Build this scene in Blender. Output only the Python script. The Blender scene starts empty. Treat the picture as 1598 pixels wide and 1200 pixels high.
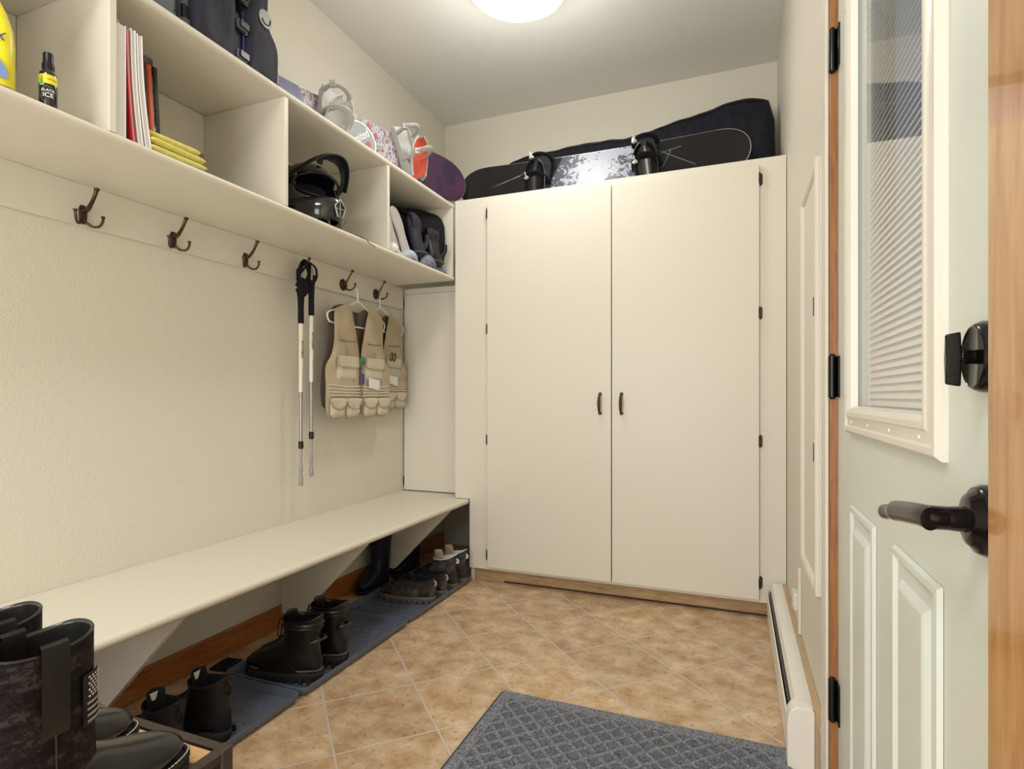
import bpy, bmesh, math, random
from mathutils import Vector, Matrix, Euler
random.seed(7)
S = bpy.context.scene
C = S.collection
PI = math.pi
R = math.radians

# ------------------------------------------------------------------ camera
cd = bpy.data.cameras.new('camera'); cam = bpy.data.objects.new('camera', cd); C.objects.link(cam)
cam.location = (0, 0, 1.02)
cam.rotation_euler = (R(90), 0, R(21.5))
cd.sensor_width = 36; cd.lens = 885/1598*36
cd.shift_y = 19/1598
cd.clip_start = 0.02
S.camera = cam
# ------------------------------------------------------------------ world, light, exposure
w = bpy.data.worlds.new('world'); S.world = w; w.use_nodes = True
w.node_tree.nodes['Background'].inputs[0].default_value = (0.75, 0.85, 1.0, 1)
w.node_tree.nodes['Background'].inputs[1].default_value = 0.5
S.view_settings.view_transform = 'Standard'; S.view_settings.look = 'None'
S.view_settings.gamma = 1; S.view_settings.exposure = -0.50
def area(name, loc, rot, sx, sy, power, col):
    l = bpy.data.lights.new(name, 'AREA'); l.shape = 'RECTANGLE'; l.size = sx; l.size_y = sy
    l.energy = power; l.color = col
    o = bpy.data.objects.new(name, l); C.objects.link(o); o.location = loc; o.rotation_euler = rot
    return o
# added, unseen fill lights behind the camera: an upright panel and an overhead one
area('added_rear_fill', (-0.85, -1.52, 1.15), (R(90), 0, 0), 1.4, 2.0, 74, (1.0, 1.0, 1.0))
area('added_top_fill', (-0.85, -0.5, 2.86), (0, 0, 0), 0.6, 0.6, 36, (1.0, 0.99, 0.97))
LAMP = (-0.88, 2.32, 2.9)
pl = bpy.data.lights.new('ceiling_lamp_light', 'POINT'); pl.energy = 16; pl.shadow_soft_size = 0.12; pl.color = (1.0, 0.985, 0.96)
po = bpy.data.objects.new('ceiling_lamp_light', pl); C.objects.link(po); po.location = (LAMP[0], LAMP[1], 2.56)
ld = area('ceiling_lamp_glow', (LAMP[0], LAMP[1], 2.725), (0, 0, 0), 0.34, 0.34, 7, (1.0, 0.985, 0.96)); ld.data.shape = 'DISK'

# ------------------------------------------------------------------ materials
def mat(name, col, rough=0.5, metal=0.0, bump=0.0, bscale=200, var=0.0, vscale=6, coat=0, col2=None, bdist=0.002, stretch=None):
    m = bpy.data.materials.new(name); m.use_nodes = True
    nt = m.node_tree; N = nt.nodes; L = nt.links; b = N['Principled BSDF']
    b.inputs['Base Color'].default_value = (*col, 1); b.inputs['Roughness'].default_value = rough
    b.inputs['Metallic'].default_value = metal
    if coat: b.inputs['Coat Weight'].default_value = coat; b.inputs['Coat Roughness'].default_value = 0.15
    tc = N.new('ShaderNodeTexCoord'); vec = tc.outputs['Object']
    if stretch:
        mp = N.new('ShaderNodeMapping'); mp.inputs['Scale'].default_value = stretch; L.new(vec, mp.inputs[0]); vec = mp.outputs[0]
    if var or col2:
        n = N.new('ShaderNodeTexNoise'); n.inputs['Scale'].default_value = vscale; n.inputs['Detail'].default_value = 5
        L.new(vec, n.inputs[0]); r = N.new('ShaderNodeValToRGB')
        c2 = col2 or tuple(c*(1-var) for c in col)
        r.color_ramp.elements[0].position = 0.38; r.color_ramp.elements[0].color = (*c2, 1)
        r.color_ramp.elements[1].position = 0.62; r.color_ramp.elements[1].color = (*col, 1)
        L.new(n.outputs['Fac'], r.inputs[0]); L.new(r.outputs[0], b.inputs['Base Color'])
    if bump:
        n = N.new('ShaderNodeTexNoise'); n.inputs['Scale'].default_value = bscale; n.inputs['Detail'].default_value = 3
        L.new(vec, n.inputs[0]); bp = N.new('ShaderNodeBump'); bp.inputs['Strength'].default_value = bump
        bp.inputs['Distance'].default_value = bdist; L.new(n.outputs['Fac'], bp.inputs['Height']); L.new(bp.outputs[0], b.inputs['Normal'])
    return m
M = {}
CREAM = (0.70, 0.658, 0.555)
M['wall'] = mat('wall_paint', CREAM, 0.6, bump=0.5, bscale=130, bdist=0.0025)
M['paint'] = mat('cream_paint', (0.71, 0.668, 0.565), 0.42, bump=0.05, bscale=60)
M['ceiling'] = mat('ceiling_paint', (0.78, 0.775, 0.715), 0.9, bump=0.5, bscale=190, bdist=0.002)
M['trimwhite'] = mat('ivory_trim', (0.74, 0.70, 0.60), 0.35)
M['heater'] = mat('heater_enamel', (0.82, 0.79, 0.71), 0.35)
M['door'] = mat('door_paint', (0.63, 0.665, 0.59), 0.38, bump=0.04, bscale=90)
M['glassframe'] = mat('lite_frame_plastic', (0.70, 0.67, 0.58), 0.35)
M['bronze'] = mat('dark_bronze', (0.09, 0.055, 0.04), 0.32, 0.75, var=0.4, vscale=40)
M['bronzelight'] = mat('rubbed_bronze', (0.13, 0.075, 0.05), 0.3, 0.8, var=0.4, vscale=60)
M['blackmetal'] = mat('black_bronze', (0.010, 0.008, 0.008), 0.16, 0.5, coat=0.1)
M['blackgap'] = mat('dark_inside', (0.02, 0.015, 0.012), 0.8)
M['black'] = mat('black_plastic', (0.012, 0.012, 0.014), 0.3)
M['blackgloss'] = mat('black_gloss', (0.006, 0.006, 0.007), 0.08, coat=0.6)
M['blackmatte'] = mat('black_fabric', (0.012, 0.012, 0.015), 0.85, bump=0.3, bscale=300)
M['tray'] = mat('tray_plastic', (0.10, 0.12, 0.165), 0.34)
M['leather'] = mat('black_leather', (0.011, 0.009, 0.0085), 0.42, bump=0.25, bscale=160, bdist=0.001)
M['leatherdark'] = mat('dark_boot_leather', (0.009, 0.007, 0.0065), 0.33, bump=0.2, bscale=120, bdist=0.001)
M['smooth'] = mat('smooth_boot_leather', (0.014, 0.013, 0.013), 0.24, bump=0.15, bscale=150, bdist=0.0012)
M['rubbersole'] = mat('rubber_sole', (0.03, 0.026, 0.024), 0.7)
M['greysole'] = mat('grey_sole', (0.11, 0.095, 0.085), 0.75)
M['brownleather'] = mat('brown_leather', (0.10, 0.045, 0.025), 0.45, bump=0.2, bscale=120)
M['tan'] = mat('tan_leather', (0.38, 0.19, 0.075), 0.5, bump=0.2, bscale=120)
M['darkbrown'] = mat('worn_brown_leather', (0.055, 0.042, 0.032), 0.55, bump=0.3, bscale=90, var=0.5, vscale=25)
M['greygear'] = mat('grey_suede', (0.085, 0.08, 0.072), 0.75, var=0.6, vscale=30, bump=0.3, bscale=120)
M['whitelining'] = mat('pale_lining', (0.62, 0.60, 0.62), 0.8)
M['tonguepink'] = mat('tan_tongue', (0.45, 0.33, 0.25), 0.8)
M['navyrubber'] = mat('navy_rubber', (0.012, 0.013, 0.03), 0.4)
M['white'] = mat('white_plastic', (0.78, 0.77, 0.74), 0.35)
M['label'] = mat('white_label', (0.72, 0.66, 0.6), 0.6)
M['grey'] = mat('grey_plastic', (0.30, 0.29, 0.28), 0.4)
M['steel'] = mat('brushed_steel', (0.55, 0.53, 0.50), 0.3, 0.9)
M['aluminium'] = mat('pole_silver', (0.36, 0.33, 0.31), 0.35, 0.5)
M['polecream'] = mat('pole_ivory', (0.80, 0.74, 0.63), 0.35)
M['ink'] = mat('dark_ink', (0.08, 0.06, 0.06), 0.6)
M['khaki'] = mat('khaki_cotton', (0.52, 0.43, 0.30), 0.9, bump=0.35, bscale=90, var=0.12, vscale=14, bdist=0.003)
M['khakilight'] = mat('pale_khaki_cotton', (0.62, 0.55, 0.43), 0.9, bump=0.35, bscale=90, var=0.1, vscale=14, bdist=0.003)
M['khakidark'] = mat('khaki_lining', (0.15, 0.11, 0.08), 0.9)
M['seam'] = mat('khaki_seam', (0.27, 0.21, 0.14), 0.9)
M['greenfab'] = mat('green_fabric', (0.02, 0.22, 0.12), 0.7)
M['darkgreen'] = mat('dark_green_tag', (0.02, 0.05, 0.03), 0.7)
M['navyfab'] = mat('navy_fabric', (0.013, 0.0135, 0.021), 0.55, bump=0.9, bscale=16, bdist=0.03, stretch=(1, 1, 0.5))
M['charcoalfab'] = mat('charcoal_vest_fabric', (0.032, 0.031, 0.044), 0.6, bump=0.5, bscale=16, bdist=0.014)
M['slatefab'] = mat('slate_vest_fabric', (0.13, 0.145, 0.18), 0.6, bump=0.3, bscale=25, bdist=0.006)
M['bluepipe'] = mat('blue_piping', (0.04, 0.04, 0.30), 0.5)
M['coral'] = mat('coral_stripe', (0.75, 0.16, 0.10), 0.6)
M['orange'] = mat('orange_foam', (0.55, 0.085, 0.045), 0.6)
M['bindwhite'] = mat('white_binding', (0.50, 0.495, 0.475), 0.35)
M['lavender'] = mat('lavender_knit', (0.26, 0.27, 0.37), 0.85, bump=0.6, bscale=60, var=0.35, vscale=40, bdist=0.004)
M['palesole'] = mat('pale_felt_sole', (0.42, 0.39, 0.36), 0.85, bump=0.2)
M['palecloth'] = mat('pale_blue_cloth', (0.42, 0.46, 0.52), 0.8, bump=0.4, bscale=50, bdist=0.003)
M['yellow'] = mat('yellow_microfibre', (0.80, 0.72, 0.20), 0.95, bump=0.6, bscale=320, var=0.12, vscale=40)
M['yellowplastic'] = mat('yellow_plastic', (0.80, 0.72, 0.03), 0.3)
M['navyink'] = mat('navy_print', (0.02, 0.025, 0.16), 0.5)
M['blueink'] = mat('blue_print', (0.12, 0.20, 0.42), 0.5)
M['greenink'] = mat('green_print', (0.02, 0.42, 0.14), 0.5)
M['redink'] = mat('red_print', (0.38, 0.10, 0.09), 0.5)
M['lime'] = mat('pale_green_print', (0.45, 0.62, 0.30), 0.5)
M['paper'] = mat('paper_edges', (0.74, 0.71, 0.70), 0.7, bump=0.2, bscale=300, stretch=(1, 6, 0.02))
M['redcover'] = mat('red_cover', (0.48, 0.025, 0.035), 0.35)
M['slat'] = mat('blind_slat', (0.88, 0.85, 0.77), 0.5)
M['rackdark'] = mat('rack_dark_metal', (0.055, 0.038, 0.034), 0.35, 0.2)
M['matplain'] = mat('mat_rubber_edge', (0.05, 0.055, 0.065), 0.9)
M['clear'] = None
for k_ in ('blackmatte', 'leather', 'leatherdark', 'navyfab', 'charcoalfab', 'slatefab', 'navyrubber', 'rubbersole', 'camo_', 'darkbrown', 'greygear', 'lavender', 'khaki', 'khakilight', 'smooth', 'black'):
    if k_ in M: M[k_].node_tree.nodes['Principled BSDF'].inputs['Specular IOR Level'].default_value = {'smooth': 0.65, 'leatherdark': 0.35, 'leather': 0.3, 'navyrubber': 0.3, 'black': 0.3}.get(k_, 0.15)
def woodmat(name, c1, c2, scale=(1, 1, 1), rough=0.35, knots=False, coat=0.2):
    m = bpy.data.materials.new(name); m.use_nodes = True
    nt = m.node_tree; N = nt.nodes; L = nt.links; b = N['Principled BSDF']; b.inputs['Roughness'].default_value = rough
    b.inputs['Coat Weight'].default_value = coat
    tc = N.new('ShaderNodeTexCoord'); mp = N.new('ShaderNodeMapping'); mp.inputs['Scale'].default_value = scale; L.new(tc.outputs['Object'], mp.inputs[0])
    n1 = N.new('ShaderNodeTexNoise'); n1.inputs['Scale'].default_value = 9; n1.inputs['Detail'].default_value = 6; n1.inputs['Distortion'].default_value = 0.6
    L.new(mp.outputs[0], n1.inputs[0])
    r = N.new('ShaderNodeValToRGB'); r.color_ramp.elements[0].position = 0.3; r.color_ramp.elements[0].color = (*c2, 1)
    r.color_ramp.elements[1].position = 0.65; r.color_ramp.elements[1].color = (*c1, 1); L.new(n1.outputs['Fac'], r.inputs[0])
    out = r.outputs[0]
    if knots:
        mp2 = N.new('ShaderNodeMapping'); mp2.inputs['Scale'].default_value = (7, 7, 3.0); L.new(tc.outputs['Object'], mp2.inputs[0])
        v = N.new('ShaderNodeTexVoronoi'); v.inputs['Scale'].default_value = 1.0; L.new(mp2.outputs[0], v.inputs[0])
        r2 = N.new('ShaderNodeValToRGB'); r2.color_ramp.elements[0].position = 0.09; r2.color_ramp.elements[0].color = (0.12, 0.07, 0.04, 1)
        r2.color_ramp.elements[1].position = 0.2; r2.color_ramp.elements[1].color = (1, 1, 1, 1); L.new(v.outputs['Distance'], r2.inputs[0])
        mx = N.new('ShaderNodeMix'); mx.data_type = 'RGBA'; mx.blend_type = 'MULTIPLY'; mx.inputs[0].default_value = 0.75
        L.new(out, mx.inputs[6]); L.new(r2.outputs[0], mx.inputs[7]); out = mx.outputs[2]
    L.new(out, b.inputs['Base Color'])
    return m
M['baseboard'] = woodmat('stained_baseboard', (0.42, 0.155, 0.042), (0.27, 0.085, 0.022), (6, 1, 14))
M['jamb'] = woodmat('stained_jamb', (0.36, 0.155, 0.05), (0.24, 0.085, 0.026), (16, 16, 1))
M['casing'] = woodmat('pine_casing', (0.52, 0.285, 0.10), (0.38, 0.17, 0.05), (6, 6, 0.8), 0.22, True, 0.5)
M['rawpine'] = woodmat('raw_pine', (0.47, 0.32, 0.16), (0.30, 0.18, 0.08), (1.2, 8, 14), 0.6, False, 0)
M['palepine'] = woodmat('pale_pine_strip', (0.55, 0.40, 0.23), (0.45, 0.30, 0.16), (8, 1, 8), 0.55, False, 0)
M['slatwood'] = woodmat('honey_slat', (0.72, 0.45, 0.20), (0.60, 0.35, 0.14), (1.2, 12, 12), 0.4, False, 0.1)

def tilemat():
    m = bpy.data.materials.new('floor_tile'); m.use_nodes = True
    nt = m.node_tree; N = nt.nodes; L = nt.links; b = N['Principled BSDF']
    tc = N.new('ShaderNodeTexCoord')
    s = 0.2145*math.sqrt(2)
    add = N.new('ShaderNodeVectorMath'); add.operation = 'SUBTRACT'; add.inputs[1].default_value = (-0.848, 1.96, 0); L.new(tc.outputs['Object'], add.inputs[0])
    rot = N.new('ShaderNodeMapping'); rot.inputs['Rotation'].default_value = (0, 0, R(45)); rot.inputs['Scale'].default_value = (1/s, 1/s, 1)
    rot.vector_type = 'POINT'; L.new(add.outputs[0], rot.inputs[0])
    # Mapping scales before rotating: uniform in xy, so the order does not matter
    sep = N.new('ShaderNodeSeparateXYZ'); L.new(rot.outputs[0], sep.inputs[0])
    def pp(o):
        q = N.new('ShaderNodeMath'); q.operation = 'PINGPONG'; q.inputs[1].default_value = 0.5; L.new(o, q.inputs[0]); return q.outputs[0]
    mn = N.new('ShaderNodeMath'); mn.operation = 'MINIMUM'; L.new(pp(sep.outputs[0]), mn.inputs[0]); L.new(pp(sep.outputs[1]), mn.inputs[1])
    mr = N.new('ShaderNodeMapRange'); mr.inputs[1].default_value = 0.009; mr.inputs[2].default_value = 0.014; L.new(mn.outputs[0], mr.inputs[0])
    n = N.new('ShaderNodeTexNoise'); n.inputs['Scale'].default_value = 11; n.inputs['Detail'].default_value = 10; n.inputs['Roughness'].default_value = 0.62
    L.new(tc.outputs['Object'], n.inputs[0])
    fl = N.new('ShaderNodeVectorMath'); fl.operation = 'ADD'; fl.inputs[1].default_value = (0.5, 0.5, 0) ; L.new(rot.outputs[0], fl.inputs[0])
    sn = N.new('ShaderNodeVectorMath'); sn.operation = 'FLOOR'; L.new(rot.outputs[0], sn.inputs[0])
    wn = N.new('ShaderNodeTexWhiteNoise'); wn.noise_dimensions = '2D'; L.new(sn.outputs[0], wn.inputs[0])
    r = N.new('ShaderNodeValToRGB'); e = r.color_ramp.elements
    e[0].position = 0.30; e[0].color = (0.39, 0.225, 0.11, 1); e[1].position = 0.66; e[1].color = (0.69, 0.53, 0.36, 1)
    x = r.color_ramp.elements.new(0.5); x.color = (0.55, 0.38, 0.23, 1)
    L.new(n.outputs['Fac'], r.inputs[0])
    n2 = N.new('ShaderNodeTexNoise'); n2.inputs['Scale'].default_value = 60; n2.inputs['Detail'].default_value = 4; L.new(tc.outputs['Object'], n2.inputs[0])
    r2 = N.new('ShaderNodeValToRGB'); r2.color_ramp.elements[0].position = 0.30; r2.color_ramp.elements[0].color = (0.5, 0.4, 0.32, 1)
    r2.color_ramp.elements[1].position = 0.42; r2.color_ramp.elements[1].color = (1, 1, 1, 1); L.new(n2.outputs['Fac'], r2.inputs[0])
    mu = N.new('ShaderNodeMix'); mu.data_type = 'RGBA'; mu.blend_type = 'MULTIPLY'; mu.inputs[0].default_value = 0.7
    L.new(r.outputs[0], mu.inputs[6]); L.new(r2.outputs[0], mu.inputs[7])
    tv = N.new('ShaderNodeMapRange'); tv.inputs[3].default_value = 0.88; tv.inputs[4].default_value = 1.1; L.new(wn.outputs['Value'], tv.inputs[0])
    mv = N.new('ShaderNodeVectorMath'); mv.operation = 'SCALE'; L.new(mu.outputs[2], mv.inputs[0]); L.new(tv.outputs[0], mv.inputs[3])
    mx = N.new('ShaderNodeMix'); mx.data_type = 'RGBA'; mx.inputs[6].default_value = (0.56, 0.49, 0.42, 1)
    L.new(mr.outputs[0], mx.inputs[0]); L.new(mv.outputs[0], mx.inputs[7]); L.new(mx.outputs[2], b.inputs['Base Color'])
    b.inputs['Roughness'].default_value = 0.42
    bp = N.new('ShaderNodeBump'); bp.inputs['Strength'].default_value = 0.5; bp.inputs['Distance'].default_value = 0.002
    L.new(mr.outputs[0], bp.inputs['Height']); L.new(bp.outputs[0], b.inputs['Normal'])
    return m
M['tile'] = tilemat()
def carpetmat():
    m = bpy.data.materials.new('mat_carpet'); m.use_nodes = True
    nt = m.node_tree; N = nt.nodes; L = nt.links; b = N['Principled BSDF']; b.inputs['Roughness'].default_value = 0.95
    tc = N.new('ShaderNodeTexCoord')
    mp = N.new('ShaderNodeMapping'); mp.inputs['Rotation'].default_value = (0, 0, R(45)); mp.inputs['Scale'].default_value = (1/0.044,)*3; L.new(tc.outputs['Object'], mp.inputs[0])
    sep = N.new('ShaderNodeSeparateXYZ'); L.new(mp.outputs[0], sep.inputs[0])
    def pp(o):
        q = N.new('ShaderNodeMath'); q.operation = 'PINGPONG'; q.inputs[1].default_value = 0.5; L.new(o, q.inputs[0]); return q.outputs[0]
    mn = N.new('ShaderNodeMath'); mn.operation = 'MINIMUM'; L.new(pp(sep.outputs[0]), mn.inputs[0]); L.new(pp(sep.outputs[1]), mn.inputs[1])
    mr = N.new('ShaderNodeMapRange'); mr.inputs[1].default_value = 0.08; mr.inputs[2].default_value = 0.2; L.new(mn.outputs[0], mr.inputs[0])
    # border: no waffle within 5 cm of the edge (mat is 0.91 x 0.60 about its origin)
    s2 = N.new('ShaderNodeSeparateXYZ'); L.new(tc.outputs['Object'], s2.inputs[0])
    def inside(o, lim):
        a = N.new('ShaderNodeMath'); a.operation = 'ABSOLUTE'; L.new(o, a.inputs[0])
        q = N.new('ShaderNodeMath'); q.operation = 'LESS_THAN'; q.inputs[1].default_value = lim; L.new(a.outputs[0], q.inputs[0]); return q.outputs[0]
    ml = N.new('ShaderNodeMath'); ml.operation = 'MULTIPLY'; L.new(inside(s2.outputs[0], 0.405), ml.inputs[0]); L.new(inside(s2.outputs[1], 0.25), ml.inputs[1])
    pat = N.new('ShaderNodeMath'); pat.operation = 'MULTIPLY'; L.new(mr.outputs[0], pat.inputs[0]); L.new(ml.outputs[0], pat.inputs[1])
    n = N.new('ShaderNodeTexNoise'); n.inputs['Scale'].default_value = 260; n.inputs['Detail'].default_value = 3; L.new(tc.outputs['Object'], n.inputs[0])
    r = N.new('ShaderNodeValToRGB'); r.color_ramp.elements[0].position = 0.35; r.color_ramp.elements[0].color = (0.06, 0.066, 0.08, 1)
    r.color_ramp.elements[1].position = 0.65; r.color_ramp.elements[1].color = (0.30, 0.315, 0.36, 1); L.new(n.outputs['Fac'], r.inputs[0])
    mx = N.new('ShaderNodeMix'); mx.data_type = 'RGBA'; mx.blend_type = 'MULTIPLY'; L.new(pat.outputs[0], mx.inputs[0])
    mx.inputs[7].default_value = (0.62, 0.62, 0.63, 1); L.new(r.outputs[0], mx.inputs[6]); L.new(mx.outputs[2], b.inputs['Base Color'])
    ad = N.new('ShaderNodeMath'); ad.operation = 'MULTIPLY_ADD'; ad.inputs[1].default_value = 0.35; L.new(n.outputs['Fac'], ad.inputs[0])
    iv = N.new('ShaderNodeMath'); iv.operation = 'SUBTRACT'; iv.inputs[0].default_value = 1; L.new(pat.outputs[0], iv.inputs[1]); L.new(iv.outputs[0], ad.inputs[2])
    bp = N.new('ShaderNodeBump'); bp.inputs['Strength'].default_value = 0.8; bp.inputs['Distance'].default_value = 0.004
    L.new(ad.outputs[0], bp.inputs['Height']); L.new(bp.outputs[0], b.inputs['Normal'])
    return m
M['carpet'] = carpetmat()
def camomat():
    m = bpy.data.materials.new('camo_shaft'); m.use_nodes = True
    nt = m.node_tree; N = nt.nodes; L = nt.links; b = N['Principled BSDF']; b.inputs['Roughness'].default_value = 0.6; b.inputs['Specular IOR Level'].default_value = 0.15
    tc = N.new('ShaderNodeTexCoord'); mp = N.new('ShaderNodeMapping'); mp.inputs['Scale'].default_value = (330, 330, 420); L.new(tc.outputs['Object'], mp.inputs[0])
    fl = N.new('ShaderNodeVectorMath'); fl.operation = 'FLOOR'; L.new(mp.outputs[0], fl.inputs[0])
    sc = N.new('ShaderNodeMapping'); sc.inputs['Scale'].default_value = (0.045, 0.045, 0.07); L.new(fl.outputs[0], sc.inputs[0])
    n = N.new('ShaderNodeTexNoise'); n.inputs['Scale'].default_value = 1.9; n.inputs['Detail'].default_value = 5; n.inputs['Roughness'].default_value = 0.75; L.new(sc.outputs[0], n.inputs[0])
    r = N.new('ShaderNodeValToRGB'); r.color_ramp.interpolation = 'CONSTANT'; e = r.color_ramp.elements
    e[0].position = 0; e[0].color = (0.005, 0.004, 0.004, 1); e[1].position = 0.47; e[1].color = (0.013, 0.009, 0.010, 1)
    x = e.new(0.56); x.color = (0.036, 0.027, 0.029, 1)
    L.new(n.outputs['Fac'], r.inputs[0]); L.new(r.outputs[0], b.inputs['Base Color'])
    return m
M['camo'] = camomat()
def boardmat(name, kind):
    m = bpy.data.materials.new(name); m.use_nodes = True
    nt = m.node_tree; N = nt.nodes; L = nt.links; b = N['Principled BSDF']
    tc = N.new('ShaderNodeTexCoord'); sep = N.new('ShaderNodeSeparateXYZ'); L.new(tc.outputs['Object'], sep.inputs[0])
    def math_(op, a, v):
        q = N.new('ShaderNodeMath'); q.operation = op
        for k, s_ in enumerate((a, v)):
            if isinstance(s_, (int, float)): q.inputs[k].default_value = s_
            else: L.new(s_, q.inputs[k])
        return q.outputs[0]
    def mix(f, a, c):
        q = N.new('ShaderNodeMix'); q.data_type = 'RGBA'
        if isinstance(f, (int, float)): q.inputs[0].default_value = f
        else: L.new(f, q.inputs[0])
        for k, s_ in ((6, a), (7, c)):
            if isinstance(s_, tuple): q.inputs[k].default_value = (*s_, 1)
            else: L.new(s_, q.inputs[k])
        return q.outputs[2]
    n = N.new('ShaderNodeTexNoise'); n.inputs['Detail'].default_value = 8; L.new(tc.outputs['Object'], n.inputs[0])
    if kind == 'black':
        n.inputs['Scale'].default_value = 26; n.inputs['Distortion'].default_value = 1.5
        b.inputs['Roughness'].default_value = 0.2; b.inputs['Coat Weight'].default_value = 0.0; b.inputs['Specular IOR Level'].default_value = 0.22
        sk = math_('ADD', sep.outputs[0], math_('MULTIPLY', sep.outputs[2], -0.45))
        inn = math_('MULTIPLY', math_('GREATER_THAN', sk, -0.285), math_('LESS_THAN', sk, 0.19))
        edge = math_('MINIMUM', math_('SUBTRACT', sk, -0.285), math_('SUBTRACT', 0.19, sk))
        splat = math_('GREATER_THAN', math_('ADD', n.outputs['Fac'], math_('MULTIPLY', edge, 1.1)), 0.60)
        white = mix(splat, (0.08, 0.085, 0.10), (0.36, 0.38, 0.44))
        base = mix(inn, (0.012, 0.011, 0.012), white)
        # pale green and white scratched lines running out of the white field
        wv = N.new('ShaderNodeTexWave'); wv.inputs['Scale'].default_value = 9; wv.inputs['Distortion'].default_value = 0
        mp = N.new('ShaderNodeMapping'); mp.inputs['Rotation'].default_value = (0, R(62), 0); L.new(tc.outputs['Object'], mp.inputs[0]); L.new(mp.outputs[0], wv.inputs[0])
        ln = math_('GREATER_THAN', wv.outputs['Fac'], 0.992)
        near = math_('LESS_THAN', math_('ABSOLUTE', math_('ADD', sep.outputs[0], 0.02), 0), 0.43)
        f = math_('MULTIPLY', math_('MULTIPLY', ln, near), math_('SUBTRACT', 1, inn))
        base = mix(math_('MULTIPLY', f, 0.0), base, (0.35, 0.45, 0.38))
    else:
        n.inputs['Scale'].default_value = 14
        b.inputs['Roughness'].default_value = 0.3; b.inputs['Coat Weight'].default_value = 0.3
        mp = N.new('ShaderNodeMapping'); mp.inputs['Scale'].default_value = (150, 150, 95); mp.inputs['Rotation'].default_value = (0, R(12), 0); L.new(tc.outputs['Object'], mp.inputs[0])
        vf = N.new('ShaderNodeVectorMath'); vf.operation = 'FLOOR'; L.new(mp.outputs[0], vf.inputs[0])
        wn = N.new('ShaderNodeTexWhiteNoise'); wn.noise_dimensions = '3D'; L.new(vf.outputs[0], wn.inputs[0])
        dash = math_('GREATER_THAN', wn.outputs['Value'], 0.66)
        pat = mix(dash, (0.46, 0.43, 0.46), (0.13, 0.10, 0.19))
        d2 = math_('GREATER_THAN', wn.outputs['Value'], 0.9)
        pat = mix(d2, pat, (0.45, 0.20, 0.18))
        lav = mix(n.outputs['Fac'], (0.09, 0.09, 0.18), (0.27, 0.28, 0.42))
        sk = math_('ADD', sep.outputs[0], math_('MULTIPLY', sep.outputs[2], 0.35))
        c1 = mix(math_('GREATER_THAN', sk, -0.22), lav, pat)
        vo = N.new('ShaderNodeTexVoronoi'); vo.inputs['Scale'].default_value = 10; L.new(tc.outputs['Object'], vo.inputs[0])
        pur = mix(math_('GREATER_THAN', vo.outputs['Distance'], 0.5), (0.030, 0.014, 0.045), (0.055, 0.018, 0.05))
        base = mix(math_('GREATER_THAN', sk, 0.385), c1, pur)
    L.new(base, b.inputs['Base Color'])
    return m
M['boardblack'] = boardmat('black_board_graphic', 'black')
M['boardwhite'] = boardmat('white_board_graphic', 'white')
def glassmat():
    m = bpy.data.materials.new('clear_glass'); m.use_nodes = True
    nt = m.node_tree; N = nt.nodes; L = nt.links; N.remove(N['Principled BSDF'])
    t = N.new('ShaderNodeBsdfTransparent'); g = N.new('ShaderNodeBsdfGlossy'); g.inputs['Roughness'].default_value = 0.02
    f = N.new('ShaderNodeFresnel'); ge = N.new('ShaderNodeNewGeometry'); io = N.new('ShaderNodeMapRange'); io.inputs[3].default_value = 1.28; io.inputs[4].default_value = 1/1.28; L.new(ge.outputs['Backfacing'], io.inputs[0]); L.new(io.outputs[0], f.inputs[0]); mx = N.new('ShaderNodeMixShader')
    L.new(f.outputs[0], mx.inputs[0]); L.new(t.outputs[0], mx.inputs[1]); L.new(g.outputs[0], mx.inputs[2]); L.new(mx.outputs[0], N['Material Output'].inputs[0])
    return m
M['glass'] = glassmat()
def emit(name, col, st):
    m = bpy.data.materials.new(name); m.use_nodes = True; b = m.node_tree.nodes['Principled BSDF']
    b.inputs['Base Color'].default_value = (0.9, 0.88, 0.82, 1); b.inputs['Emission Color'].default_value = (*col, 1); b.inputs['Emission Strength'].default_value = st
    b.inputs['Roughness'].default_value = 0.3
    return m
M['lampglass'] = emit('lit_lamp_glass', (1.0, 0.98, 0.94), 1.0)

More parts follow.
